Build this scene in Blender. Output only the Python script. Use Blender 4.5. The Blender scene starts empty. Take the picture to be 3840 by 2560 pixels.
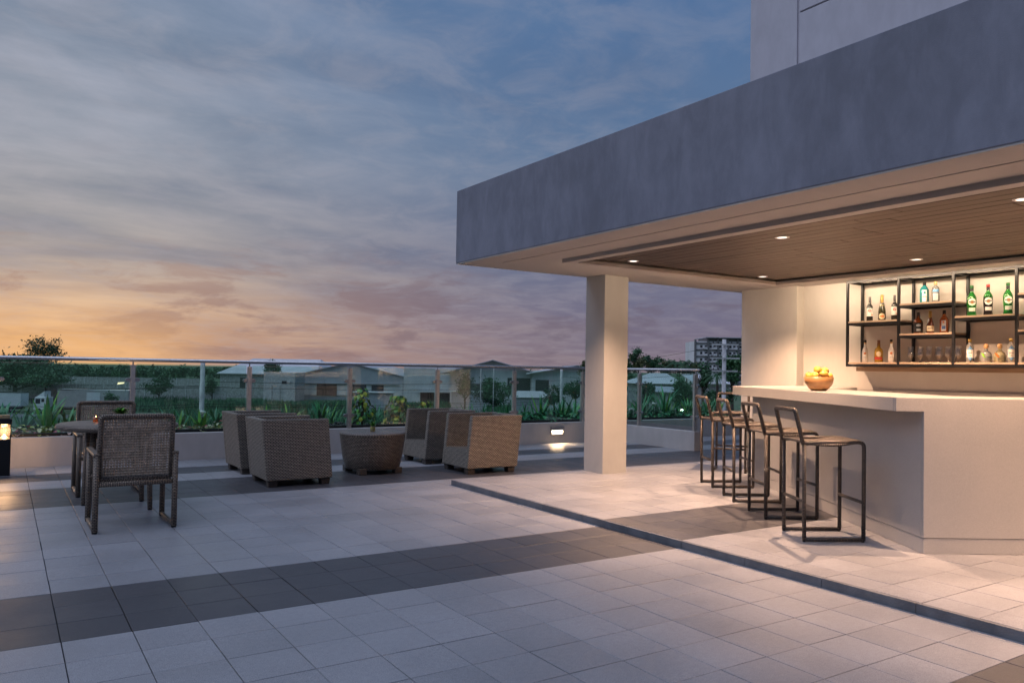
import bpy, bmesh, math, random
import numpy as np
from mathutils import Vector, Matrix

RNG = random.Random(11)
NPR = np.random.default_rng(5)
PI = math.pi
SC = bpy.context.scene
COL = SC.collection


def S(r, g, b):
    """sRGB 0-255 -> linear"""
    f = lambda c: (c / 255 / 12.92) if c / 255 <= 0.04045 else ((c / 255 + 0.055) / 1.055) ** 2.4
    return (f(r), f(g), f(b), 1.0)


# ------------------------------------------------------------------ camera
EYE = 1.32
FOC, CYP = 2928.82, 1312.94            # focal length and principal row for a 3840 px wide picture
FW = Vector((0.54551785, 0.83772827, 0.02493234))
RT = Vector((0.83764018, -0.54596221, 0.01685778))
UP = Vector((-0.02773436, -0.01168811, 0.99954699))
cam_d = bpy.data.cameras.new('camera')
cam_d.sensor_width = 36.0
cam_d.lens = FOC / 3840 * 36.0
cam_d.shift_y = (CYP - 1280) / 3840
cam_d.clip_start = 0.05
cam_d.clip_end = 9000
cam = bpy.data.objects.new('camera', cam_d)
M3 = Matrix((RT, UP, -FW)).transposed()
cam.matrix_world = Matrix.Translation((0, 0, EYE)) @ M3.to_4x4()
COL.objects.link(cam)
SC.camera = cam

# ------------------------------------------------------------------ world (dusk sky)
W = bpy.data.worlds.new('World')
SC.world = W
W.use_nodes = True
wt = W.node_tree
wt.nodes.clear()


class NT:
    """small helper for building node trees"""
    def __init__(s, tree): s.t = tree
    def n(s, kind, ins=None, **props):
        nd = s.t.nodes.new(kind)
        for k, v in props.items(): setattr(nd, k, v)
        for k, v in (ins or {}).items(): s.put(nd.inputs[k], v)
        return nd
    def put(s, sock, v):
        if isinstance(v, bpy.types.NodeSocket): s.t.links.new(v, sock)
        elif isinstance(v, bpy.types.Node): s.t.links.new(v.outputs[0], sock)
        else: sock.default_value = v
    def math(s, op, a, b=0.0, c=None, clamp=False):
        nd = s.t.nodes.new('ShaderNodeMath'); nd.operation = op; nd.use_clamp = clamp
        s.put(nd.inputs[0], a); s.put(nd.inputs[1], b)
        if c is not None: s.put(nd.inputs[2], c)
        return nd.outputs[0]
    def mix(s, fac, a, b, blend='MIX'):
        nd = s.t.nodes.new('ShaderNodeMix'); nd.data_type = 'RGBA'; nd.blend_type = blend
        s.put(nd.inputs[0], fac); s.put(nd.inputs[6], a); s.put(nd.inputs[7], b)
        return nd.outputs[2]
    def ramp(s, fac, stops, interp='LINEAR'):
        nd = s.t.nodes.new('ShaderNodeValToRGB'); nd.color_ramp.interpolation = interp
        el = nd.color_ramp.elements
        while len(el) > 1: el.remove(el[-1])
        el[0].position = stops[0][0]; el[0].color = stops[0][1]
        for p, c in stops[1:]:
            e = el.new(p); e.color = c
        s.put(nd.inputs[0], fac)
        return nd.outputs[0]
    def range(s, v, a, b, c=0.0, d=1.0, smooth=True):
        nd = s.t.nodes.new('ShaderNodeMapRange'); nd.clamp = True
        if smooth: nd.interpolation_type = 'SMOOTHSTEP'
        for i, x in enumerate((v, a, b, c, d)): s.put(nd.inputs[i], x)
        return nd.outputs[0]


def grey(v): return (v, v, v, 1.0)


w = NT(wt)
tc = w.n('ShaderNodeTexCoord')
sep = w.n('ShaderNodeSeparateXYZ', {0: tc.outputs['Generated']})
X, Y, Z = sep.outputs
hor = w.math('MAXIMUM', w.math('SQRT', w.math('ADD', w.math('MULTIPLY', X, X), w.math('MULTIPLY', Y, Y))), 0.001)
caz = w.math('DIVIDE', Y, hor)                              # 1 towards the sunset, -1 away from it
sunf = w.math('POWER', w.range(caz, 0.62, 1.0, 0, 1, False), 4.6)
el = w.range(Z, 0.0, 0.6, 0, 1, False)
away = w.ramp(el, [(0, S(124, 111, 122)), (0.08, S(111, 104, 124)), (0.22, S(99, 105, 130)), (0.4, S(90, 112, 142)),
                   (0.7, S(76, 106, 146)), (1, S(72, 100, 140))])
sunc = w.ramp(el, [(0, S(180, 140, 120)), (0.05, S(196, 153, 120)), (0.11, S(198, 161, 131)), (0.17, S(168, 152, 143)),
                   (0.26, S(144, 143, 147)), (0.45, S(134, 142, 155)), (0.7, S(106, 124, 147)), (1, S(84, 107, 140))])
base = w.mix(sunf, away, sunc)
# high thin cloud in long streaks
zz = w.math('ADD', w.math('MAXIMUM', Z, 0.0), 0.14)
uvw = w.n('ShaderNodeCombineXYZ', {0: w.math('DIVIDE', X, zz), 1: w.math('DIVIDE', Y, zz), 2: 0.0})
mp = w.n('ShaderNodeMapping', {'Vector': uvw, 'Rotation': (0, 0, math.radians(16)), 'Scale': (0.62, 1.0, 1)})
nz = w.n('ShaderNodeTexNoise', {'Vector': mp, 'Scale': 1.25, 'Detail': 9.0, 'Roughness': 0.56, 'Distortion': 0.35})
mp2 = w.n('ShaderNodeMapping', {'Vector': uvw, 'Rotation': (0, 0, math.radians(30)), 'Scale': (0.8, 2.6, 1), 'Location': (3.1, 1.7, 0)})
nz2 = w.n('ShaderNodeTexNoise', {'Vector': mp2, 'Scale': 0.9, 'Detail': 10.0, 'Roughness': 0.6, 'Distortion': 0.4})
c1 = w.range(w.math('ADD', w.math('MULTIPLY', nz.outputs[0], 0.7), w.math('MULTIPLY', nz2.outputs[0], 0.3)), 0.43, 0.66)
ccol_sun = w.ramp(el, [(0, S(212, 166, 130)), (0.1, S(224, 186, 148)), (0.22, S(182, 170, 160)), (0.4, S(166, 168, 178)), (0.6, S(166, 170, 186)), (1, S(144, 158, 182))])
ccol_away = w.ramp(el, [(0, S(138, 122, 126)), (0.2, S(122, 121, 138)), (0.5, S(104, 126, 154)), (1, S(92, 116, 152))])
ccol = w.mix(sunf, ccol_away, ccol_sun)
mott = w.n('ShaderNodeTexNoise', {'Vector': uvw, 'Scale': 4.5, 'Detail': 8.0, 'Roughness': 0.62, 'Distortion': 0.5})
base = w.mix(w.math('MULTIPLY', w.range(mott.outputs[0], 0.38, 0.7, 0.0, 0.55), w.range(caz, 0.45, 0.95, 0.3, 1.0)), base, w.mix(0.5, base, S(168, 162, 168)))
sky1 = w.mix(w.math('MULTIPLY', c1, w.math('ADD', w.math('MULTIPLY', w.range(caz, 0.55, 1.0), 0.5), 0.36)), base, ccol)
# darker, bluish gaps between the streaks
c2 = w.math('MULTIPLY', w.range(nz.outputs[0], 0.5, 0.3), w.range(Z, 0.05, 0.16))
sky2 = w.mix(w.math('MULTIPLY', c2, 0.4), sky1, S(92, 106, 132))
# low broken cloud banks
mp3 = w.n('ShaderNodeMapping', {'Vector': tc.outputs['Generated'], 'Scale': (7, 7, 30), 'Location': (0.3, 0, 0.2)})
nz3 = w.n('ShaderNodeTexNoise', {'Vector': mp3, 'Scale': 1.0, 'Detail': 10.0, 'Roughness': 0.62, 'Distortion': 0.35})
c3 = w.math('MULTIPLY', w.range(nz3.outputs[0], 0.5, 0.62), w.math('MULTIPLY', w.range(Z, 0.17, 0.08), w.range(Z, 0.0, 0.015)))
dk = w.mix(sunf, S(104, 94, 110), S(160, 126, 112))
sky3 = w.mix(w.math('MULTIPLY', c3, 0.62), sky2, dk)
# glow where the sun has just gone down
gl = w.math('MULTIPLY', w.range(caz, 0.972, 1.0), w.range(Z, 0.075, 0.012))
sky4 = w.mix(w.math('MULTIPLY', gl, 0.45), sky3, S(250, 190, 112))
nish = w.n('ShaderNodeTexSky', sky_type='NISHITA', sun_disc=False, sun_elevation=math.radians(1.5),
           sun_rotation=math.radians(0), ozone_density=4.0, dust_density=1.0)
sky5 = w.mix(0.06, sky4, w.mix(1.0, nish.outputs[0], grey(0.05), 'MULTIPLY'))
bg = w.n('ShaderNodeBackground', {'Color': sky5, 'Strength': 1.1})
wo = w.n('ShaderNodeOutputWorld', {'Surface': bg})

# ------------------------------------------------------------------ last soft light of the sky
sl = bpy.data.lights.new('sun', 'SUN')
sl.energy = 1.5
sl.angle = math.radians(70)
sl.color = (0.77, 0.83, 1.0)
sun = bpy.data.objects.new('sun', sl)
sd = Vector((-0.5, 0.0, 0.86)).normalized()
sun.rotation_euler = sd.to_track_quat('Z', 'Y').to_euler()
COL.objects.link(sun)

SC.view_settings.view_transform = 'Standard'
SC.view_settings.look = 'None'
SC.view_settings.exposure = 0.1
SC.view_settings.gamma = 1.0
SC.view_settings.use_curve_mapping = False
SC.render.engine = 'CYCLES'
SC.cycles.use_denoising = True
SC.cycles.max_bounces = 7
SC.cycles.use_adaptive_sampling = True
SC.cycles.adaptive_threshold = 0.015
SC.cycles.transparent_max_bounces = 14
SC.cycles.sample_clamp_indirect = 6.0
SC.cycles.caustics_reflective = False
SC.cycles.caustics_refractive = False

WARM = (1.0, 0.61, 0.38)


# ------------------------------------------------------------------ mesh helpers
class MB:
    def __init__(s): s.v = []; s.f = []; s.uv = []; s.sm = []; s.mi = []
    def add(s, vs, fs, uvs=None, smooth=False, mi=0):
        o = len(s.v); s.v += [tuple(p) for p in vs]
        for i, f in enumerate(fs):
            s.f.append(tuple(o + j for j in f)); s.uv.append(uvs[i] if uvs else None)
            s.sm.append(smooth); s.mi.append(mi)
        return s
    def box(s, x0, x1, y0, y1, z0, z1, mi=0):
        v = [(x0, y0, z0), (x1, y0, z0), (x1, y1, z0), (x0, y1, z0), (x0, y0, z1), (x1, y0, z1), (x1, y1, z1), (x0, y1, z1)]
        return s.add(v, [(0, 3, 2, 1), (4, 5, 6, 7), (0, 1, 5, 4), (1, 2, 6, 5), (2, 3, 7, 6), (3, 0, 4, 7)], mi=mi)
    def hexa(s, v, mi=0):
        return s.add(v, [(0, 3, 2, 1), (4, 5, 6, 7), (0, 1, 5, 4), (1, 2, 6, 5), (2, 3, 7, 6), (3, 0, 4, 7)], mi=mi)
    def prism(s, poly, z0, z1, mi=0):
        n = len(poly)
        a = sum(poly[i][0] * poly[(i + 1) % n][1] - poly[(i + 1) % n][0] * poly[i][1] for i in range(n))
        if a < 0: poly = poly[::-1]
        v = [(p[0], p[1], z0) for p in poly] + [(p[0], p[1], z1) for p in poly]
        f = [tuple(range(n))[::-1], tuple(range(n, 2 * n))] + [(i, (i + 1) % n, n + (i + 1) % n, n + i) for i in range(n)]
        return s.add(v, f, mi=mi)
    def side(s, poly, y0, y1, mi=0):
        """polygon in x,z extruded along y"""
        n = len(poly)
        v = [(p[0], y0, p[1]) for p in poly] + [(p[0], y1, p[1]) for p in poly]
        a = sum(poly[i][0] * poly[(i + 1) % n][1] - poly[(i + 1) % n][0] * poly[i][1] for i in range(n))
        f = [tuple(range(n)), tuple(range(n, 2 * n))[::-1]] + [(i, n + i, n + (i + 1) % n, (i + 1) % n) for i in range(n)]
        if a < 0: f = [q[::-1] for q in f]
        return s.add(v, f, mi=mi)
    def tube(s, pts, r, seg=8, closed=False, mi=0, smooth=True, sq=False):
        pts = [Vector(p) for p in pts]; n = len(pts)
        rs = r if isinstance(r, (list, tuple)) else [r] * n
        T = []
        for i in range(n):
            a = pts[(i - 1) % n] if (closed or i > 0) else pts[i]
            b = pts[(i + 1) % n] if (closed or i < n - 1) else pts[i]
            d1 = (pts[i] - a); d2 = (b - pts[i])
            t = (d1.normalized() if d1.length > 1e-9 else Vector()) + (d2.normalized() if d2.length > 1e-9 else Vector())
            T.append(t.normalized())
        up = Vector((0, 0, 1)) if abs(T[0].z) < 0.9 else Vector((1, 0, 0))
        u = T[0].cross(up).normalized(); rings = []; L = 0; Ls = []
        for i in range(n):
            if i > 0:
                ax = T[i - 1].cross(T[i])
                if ax.length > 1e-6:
                    u = Matrix.Rotation(T[i - 1].angle(T[i]), 3, ax.normalized()) @ u
                L += (pts[i] - pts[i - 1]).length
            Ls.append(L)
            wv = T[i].cross(u).normalized()
            ring = []
            for k in range(seg):
                an = 2 * PI * (k + 0.5) / seg
                ring.append(pts[i] + (u * math.cos(an) + wv * math.sin(an)) * rs[i])
            rings.append(ring)
        vs = [p for rg in rings for p in rg]; fs = []; uvs = []
        m = n if closed else n - 1
        for i in range(m):
            j = (i + 1) % n; l0 = Ls[i]; l1 = Ls[j] if j else L + (pts[0] - pts[-1]).length
            for k in range(seg):
                k2 = (k + 1) % seg
                fs.append((i * seg + k, i * seg + k2, j * seg + k2, j * seg + k))
                c = 2 * PI * rs[i] / seg
                uvs.append(((k * c, l0), ((k + 1) * c, l0), ((k + 1) * c, l1), (k * c, l1)))
        if not closed:
            fs.append(tuple(range(seg))[::-1]); uvs.append([(0, 0)] * seg)
            fs.append(tuple((n - 1) * seg + k for k in range(seg))); uvs.append([(0, 0)] * seg)
        return s.add(vs, fs, uvs, smooth, mi)
    def lathe(s, prof, seg=24, c=(0, 0, 0), mi=0, smooth=True, sq=0.0, sx=1.0, sy=1.0, cap=True):
        """prof: (radius, z) list; sq>0 makes the section squarer"""
        vs = []; n = len(prof); L = [0]
        for i in range(1, n): L.append(L[-1] + math.hypot(prof[i][0] - prof[i - 1][0], prof[i][1] - prof[i - 1][1]))
        for r, z in prof:
            for k in range(seg):
                an = 2 * PI * k / seg; cx, cy = math.cos(an), math.sin(an)
                if sq:
                    e = 2 / (2 + sq * 6); q = (abs(cx) ** (2 / e) + abs(cy) ** (2 / e)) ** (e / 2); cx /= q; cy /= q
                vs.append((c[0] + r * cx * sx, c[1] + r * cy * sy, c[2] + z))
        fs = []; uvs = []
        for i in range(n - 1):
            rm = max(prof[i][0], prof[i + 1][0])
            for k in range(seg):
                k2 = (k + 1) % seg
                fs.append((i * seg + k, i * seg + k2, (i + 1) * seg + k2, (i + 1) * seg + k))
                a0 = 2 * PI * k / seg * rm; a1 = 2 * PI * (k + 1) / seg * rm
                uvs.append(((a0, L[i]), (a1, L[i]), (a1, L[i + 1]), (a0, L[i + 1])))
        if cap:
            fs.append(tuple(range(seg))[::-1]); uvs.append(None)
            fs.append(tuple((n - 1) * seg + k for k in range(seg))); uvs.append(None)
        return s.add(vs, fs, uvs, smooth, mi)
    def strap(s, base, az, length, width, lean, curl, mi=0, seg=6, fold=0.25):
        """one long tapering leaf arching outwards"""
        ca, sa = math.cos(az), math.sin(az); px, pz = 0.0, 0.0; a = lean; vs = []
        st = length / seg
        for i in range(seg + 1):
            t = i / seg; wd = width * (0.55 + 1.6 * t - 2.1 * t * t) * 0.62 if t < 0.98 else 0.0006
            wd = max(wd, 0.0006)
            nx, nz = -math.cos(a), math.sin(a)
            cxx, czz = px, pz
            for sgn in (-1, 0, 1):
                off = -fold * wd if sgn == 0 else 0
                lx = cxx - nx * off; lz = czz - nz * off
                vs.append((base[0] + lx * ca - sgn * wd * sa, base[1] + lx * sa + sgn * wd * ca, base[2] + lz))
            px += math.sin(a) * st; pz += math.cos(a) * st; a += curl / seg
        fs = []
        for i in range(seg):
            o = i * 3
            fs += [(o, o + 1, o + 4, o + 3), (o + 1, o + 2, o + 5, o + 4)]
        return s.add(vs, fs, None, True, mi)
    def leaf(s, p, az, tilt, L, wd, mi=0, bend=0.3):
        """broad pointed leaf: 6 faces"""
        ca, sa = math.cos(az), math.sin(az)
        prof = [(0, 0.05), (0.25, 0.42), (0.55, 0.5), (0.8, 0.3), (1, 0.01)]
        vs = []
        for t, h in prof:
            a = tilt - bend * t; lx = L * t * math.cos(a); lz = L * t * math.sin(a)
            for sg in (-1, 0, 1):
                vs.append((p[0] + lx * ca - sg * h * wd * sa, p[1] + lx * sa + sg * h * wd * ca, p[2] + lz + (abs(sg) * 0.12 * wd)))
        fs = []
        for i in range(4):
            o = i * 3; fs += [(o, o + 1, o + 4, o + 3), (o + 1, o + 2, o + 5, o + 4)]
        return s.add(vs, fs, None, True, mi)
    def mesh(s, name, mats):
        me = bpy.data.meshes.new(name)
        me.from_pydata(s.v, [], s.f)
        uvl = me.uv_layers.new(name='UVMap')
        buf = np.zeros(len(me.loops) * 2, np.float32); k = 0
        for i, p in enumerate(me.polygons):
            u = s.uv[i]
            if u is None:
                nx, ny, nz = (abs(c) for c in p.normal)
                for vi in p.vertices:
                    x, y, z = s.v[vi]
                    if nz >= nx and nz >= ny: q = (x, y)
                    elif nx >= ny: q = (y, z)
                    else: q = (x, z)
                    buf[k] = q[0]; buf[k + 1] = q[1]; k += 2
            else:
                for q in u: buf[k] = q[0]; buf[k + 1] = q[1]; k += 2
        uvl.data.foreach_set('uv', buf)
        me.polygons.foreach_set('use_smooth', s.sm)
        me.polygons.foreach_set('material_index', s.mi)
        for m in (mats if isinstance(mats, (list, tuple)) else [mats]): me.materials.append(m)
        me.update()
        return me
    def build(s, name, mats, parent=None, bevel=0, loc=None, rz=0):
        o = bpy.data.objects.new(name, s.mesh(name, mats)); COL.objects.link(o)
        if parent: o.parent = parent
        if loc: o.location = loc
        if rz: o.rotation_euler.z = rz
        if bevel:
            b = o.modifiers.new('bevel', 'BEVEL'); b.width = bevel; b.segments = 2; b.limit_method = 'ANGLE'; b.angle_limit = math.radians(40)
        return o


def quads(name, V, mats, parent=None, mi=None, tri=False, smooth=False):
    """fast mesh from an (n,4,3) or (n,3,3) array"""
    n, k, _ = V.shape
    me = bpy.data.meshes.new(name)
    me.vertices.add(n * k); me.vertices.foreach_set('co', V.astype(np.float32).ravel())
    me.loops.add(n * k); me.loops.foreach_set('vertex_index', np.arange(n * k, dtype=np.int32))
    me.polygons.add(n); me.polygons.foreach_set('loop_start', np.arange(0, n * k, k, dtype=np.int32))
    me.polygons.foreach_set('loop_total', np.full(n, k, np.int32))
    if mi is not None: me.polygons.foreach_set('material_index', mi.astype(np.int32))
    for m in (mats if isinstance(mats, (list, tuple)) else [mats]): me.materials.append(m)
    me.update(calc_edges=True)
    o = bpy.data.objects.new(name, me); COL.objects.link(o)
    if parent: o.parent = parent
    return o


def tag(o, label=None, cat=None, group=None, kind=None):
    for k, v in (('label', label), ('category', cat), ('group', group), ('kind', kind)):
        if v: o[k] = v
    return o


def thing(name, label, cat, loc=(0, 0, 0), rz=0.0, group=None):
    o = bpy.data.objects.new(name, None); COL.objects.link(o)
    o.location = loc; o.rotation_euler = (0, 0, rz); o.empty_display_size = 0.1
    return tag(o, label, cat, group)


def copy_tree(o, parent=None):
    c = o.copy(); COL.objects.link(c); c.parent = parent
    for ch in list(o.children): copy_tree(ch, c)
    return c


def clone(root, loc, rz, label, sc=None):
    c = copy_tree(root); c.location = loc; c.rotation_euler = (0, 0, rz); c['label'] = label
    if sc: c.scale = (sc, sc, sc) if not isinstance(sc, tuple) else sc
    return c


ORD = ['leftmost', 'second', 'third', 'fourth', 'fifth', 'sixth', 'seventh', 'eighth', 'ninth', 'tenth', 'eleventh', 'twelfth', 'thirteenth',
       'fourteenth', 'fifteenth', 'sixteenth', 'seventeenth', 'eighteenth', 'nineteenth', 'twentieth']


def ordl(i): return 'leftmost' if i == 0 else ORD[i] + ' from left'


# ------------------------------------------------------------------ materials
MATS = {}


def newmat(name):
    m = bpy.data.materials.new(name); m.use_nodes = True
    t = m.node_tree; t.nodes.clear()
    h = NT(t)
    b = h.n('ShaderNodeBsdfPrincipled'); o = h.n('ShaderNodeOutputMaterial', {'Surface': b})
    MATS[name] = m
    return m, h, b


def simple(name, col, rough=0.6, metal=0.0, var=0.0, vs=4.0, bump=0.0, bs=60.0, dirt=None, spec=0.5, trans=0.0, coat=0.0, coords='Object'):
    m, h, b = newmat(name)
    c = col
    t = h.n('ShaderNodeTexCoord')
    if var or dirt:
        n1 = h.n('ShaderNodeTexNoise', {'Vector': t.outputs[coords], 'Scale': vs, 'Detail': 8.0, 'Roughness': 0.6})
        f = h.range(n1.outputs[0], 0.3, 0.7)
        lo = tuple(max(0, x * (1 - var)) for x in col[:3]) + (1,); hi = tuple(min(1, x * (1 + var)) for x in col[:3]) + (1,)
        c = h.mix(f, dirt or lo, hi)
    h.put(b.inputs['Base Color'], c)
    b.inputs['Roughness'].default_value = rough; b.inputs['Metallic'].default_value = metal
    b.inputs['Specular IOR Level'].default_value = spec
    b.inputs['Transmission Weight'].default_value = trans; b.inputs['Coat Weight'].default_value = coat
    if bump:
        n2 = h.n('ShaderNodeTexNoise', {'Vector': t.outputs[coords], 'Scale': bs, 'Detail': 5.0})
        bp = h.n('ShaderNodeBump', {'Strength': bump, 'Distance': 0.01, 'Height': n2.outputs[0]})
        h.put(b.inputs['Normal'], bp)
    return m


def emit(name, col, st):
    m, h, b = newmat(name)
    h.put(b.inputs['Emission Color'], col); b.inputs['Emission Strength'].default_value = st
    h.put(b.inputs['Base Color'], grey(0.6))
    return m


def weave(name, c1, c2, dark, bw=0.026, rh=0.0125, mort=0.0026, rough=0.42, bump=0.9):
    m, h, b = newmat(name)
    t = h.n('ShaderNodeTexCoord')
    br = h.n('ShaderNodeTexBrick', {'Vector': t.outputs['UV'], 'Scale': 1.0, 'Color1': c1, 'Color2': c2, 'Mortar': dark,
                                    'Mortar Size': mort, 'Mortar Smooth': 0.55, 'Brick Width': bw, 'Row Height': rh, 'Bias': 0.0}, offset=0.5)
    nz = h.n('ShaderNodeTexNoise', {'Vector': t.outputs['Object'], 'Scale': 9.0, 'Detail': 4.0})
    c = h.mix(h.math('MULTIPLY', nz.outputs[0], 0.5), br.outputs['Color'], h.mix(1.0, br.outputs['Color'], grey(0.55), 'MULTIPLY'))
    h.put(b.inputs['Base Color'], c)
    b.inputs['Roughness'].default_value = rough
    inv = h.math('SUBTRACT', 1.0, br.outputs['Fac'])
    bp = h.n('ShaderNodeBump', {'Strength': bump, 'Distance': 0.006, 'Height': inv})
    h.put(b.inputs['Normal'], bp)
    return m


TP = 0.307                      # tile pitch
TX0, TY0 = 3.95, 4.27           # a joint crossing


def tilemat(name, col, speck, var):
    m, h, b = newmat(name)
    g = h.n('ShaderNodeNewGeometry')
    mp = h.n('ShaderNodeMapping', {'Vector': g.outputs['Position'], 'Location': (-TX0 / TP, -TY0 / TP, 0), 'Scale': (1 / TP, 1 / TP, 0)})
    fl = h.n('ShaderNodeVectorMath', {0: mp.outputs[0]}, operation='FLOOR')
    wn = h.n('ShaderNodeTexWhiteNoise', {'Vector': fl.outputs[0]}, noise_dimensions='2D')
    big = h.n('ShaderNodeTexNoise', {'Vector': g.outputs['Position'], 'Scale': 1.3, 'Detail': 6.0, 'Roughness': 0.65})
    sp = h.n('ShaderNodeTexNoise', {'Vector': g.outputs['Position'], 'Scale': 240.0, 'Detail': 3.0, 'Roughness': 0.7})
    sp2 = h.n('ShaderNodeTexNoise', {'Vector': g.outputs['Position'], 'Scale': 32.0, 'Detail': 5.0, 'Roughness': 0.7})
    k = h.math('ADD', h.math('MULTIPLY', wn.outputs[0], var), 1 - var / 2)
    k = h.math('MULTIPLY', k, h.range(big.outputs[0], 0.25, 0.75, 0.86, 1.1))
    k = h.math('MULTIPLY', k, h.range(sp.outputs[0], 0.35, 0.65, 1 - speck, 1 + speck * 0.6))
    k = h.math('MULTIPLY', k, h.range(sp2.outputs[0], 0.3, 0.7, 0.93, 1.06))
    kk = h.n('ShaderNodeCombineColor', {0: k, 1: k, 2: k})
    c = h.mix(1.0, col, kk.outputs[0], 'MULTIPLY')
    # sparse old stains
    st = h.n('ShaderNodeTexNoise', {'Vector': g.outputs['Position'], 'Scale': 5.5, 'Detail': 8.0, 'Roughness': 0.7, 'Distortion': 0.8})
    c = h.mix(h.range(st.outputs[0], 0.58, 0.76, 0, 0.34), c, tuple(x * 0.55 for x in col[:3]) + (1,))
    h.put(b.inputs['Base Color'], c)
    h.put(b.inputs['Roughness'], h.range(big.outputs[0], 0.3, 0.7, 0.36, 0.52))
    bp = h.n('ShaderNodeBump', {'Strength': 0.35, 'Distance': 0.002, 'Height': h.math('ADD', sp.outputs[0], sp2.outputs[0])})
    h.put(b.inputs['Normal'], bp)
    return m


TILE_L = tilemat('tile_light', (0.275, 0.277, 0.302, 1), 0.36, 0.15)
TILE_D = tilemat('tile_dark', (0.060, 0.059, 0.068, 1), 0.25, 0.25)
GROUT = simple('grout', (0.035, 0.034, 0.036, 1), 0.9)
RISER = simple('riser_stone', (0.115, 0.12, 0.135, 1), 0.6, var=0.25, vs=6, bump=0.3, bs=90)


def stucco(name, col, streak=0.15, bump=0.25):
    m, h, b = newmat(name)
    g = h.n('ShaderNodeNewGeometry')
    mp = h.n('ShaderNodeMapping', {'Vector': g.outputs['Position'], 'Scale': (2.6, 2.6, 1.1)})
    n1 = h.n('ShaderNodeTexNoise', {'Vector': mp.outputs[0], 'Scale': 2.0, 'Detail': 8.0, 'Roughness': 0.65, 'Distortion': 0.3})
    n2 = h.n('ShaderNodeTexNoise', {'Vector': g.outputs['Position'], 'Scale': 1.7, 'Detail': 7.0, 'Roughness': 0.6})
    n3 = h.n('ShaderNodeTexNoise', {'Vector': g.outputs['Position'], 'Scale': 140.0, 'Detail': 3.0})
    k = h.math('MULTIPLY', h.range(n1.outputs[0], 0.3, 0.7, 1 - streak, 1 + streak), h.range(n2.outputs[0], 0.3, 0.7, 1 - streak * 0.7, 1 + streak * 0.7))
    kk = h.n('ShaderNodeCombineColor', {0: k, 1: k, 2: k})
    h.put(b.inputs['Base Color'], h.mix(1.0, col, kk.outputs[0], 'MULTIPLY'))
    b.inputs['Roughness'].default_value = 0.82
    bp = h.n('ShaderNodeBump', {'Strength': bump, 'Distance': 0.003, 'Height': n3.outputs[0]})
    h.put(b.inputs['Normal'], bp)
    return m


FASCIA = stucco('fascia_paint', (0.205, 0.21, 0.255, 1), 0.13)
TOWER = stucco('tower_paint', (0.54, 0.51, 0.56, 1), 0.05)
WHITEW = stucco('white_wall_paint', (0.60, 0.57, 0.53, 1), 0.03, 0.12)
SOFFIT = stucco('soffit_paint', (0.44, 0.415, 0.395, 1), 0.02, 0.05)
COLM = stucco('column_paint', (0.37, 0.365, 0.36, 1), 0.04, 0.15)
PLANTW = stucco('planter_wall_paint', (0.46, 0.435, 0.425, 1), 0.06, 0.2)
SLOT = simple('slot_shadow_gap', (0.02, 0.02, 0.02, 1), 0.9)
STONE = None


def stone_mat():
    m, h, b = newmat('counter_stone')
    t = h.n('ShaderNodeTexCoord')
    n = h.n('ShaderNodeTexNoise', {'Vector': t.outputs['Object'], 'Scale': 330.0, 'Detail': 2.0})
    n2 = h.n('ShaderNodeTexNoise', {'Vector': t.outputs['Object'], 'Scale': 3.0, 'Detail': 6.0})
    c = h.mix(h.range(n.outputs[0], 0.42, 0.6), (0.34, 0.325, 0.315, 1), (0.45, 0.435, 0.425, 1))
    c = h.mix(h.range(n2.outputs[0], 0.35, 0.7, 0, 0.18), c, (0.5, 0.46, 0.43, 1))
    h.put(b.inputs['Base Color'], c)
    b.inputs['Roughness'].default_value = 0.34
    return m


STONE = stone_mat()


def wood_mat(name, c1, c2, rough=0.55, sc=(1, 14, 14), gain=1.0):
    m, h, b = newmat(name)
    t = h.n('ShaderNodeTexCoord'); oi = h.n('ShaderNodeObjectInfo')
    off = h.n('ShaderNodeCombineXYZ', {0: h.math('MULTIPLY', oi.outputs['Random'], 37.0), 1: h.math('MULTIPLY', oi.outputs['Random'], 11.0), 2: 0.0})
    ad = h.n('ShaderNodeVectorMath', {0: t.outputs['Object'], 1: off.outputs[0]}, operation='ADD')
    mp = h.n('ShaderNodeMapping', {'Vector': ad.outputs[0], 'Scale': sc})
    n = h.n('ShaderNodeTexNoise', {'Vector': mp.outputs[0], 'Scale': 3.0, 'Detail': 8.0, 'Roughness': 0.65, 'Distortion': 0.6})
    c = h.mix(h.range(n.outputs[0], 0.3, 0.7), c1, c2)
    k = h.math('ADD', h.math('MULTIPLY', oi.outputs['Random'], 0.35), 0.82)
    kk = h.n('ShaderNodeCombineColor', {0: k, 1: k, 2: k})
    h.put(b.inputs['Base Color'], h.mix(1.0, c, kk.outputs[0], 'MULTIPLY'))
    b.inputs['Roughness'].default_value = rough
    bp = h.n('ShaderNodeBump', {'Strength': 0.15, 'Distance': 0.002, 'Height': n.outputs[0]})
    h.put(b.inputs['Normal'], bp)
    return m


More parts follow.
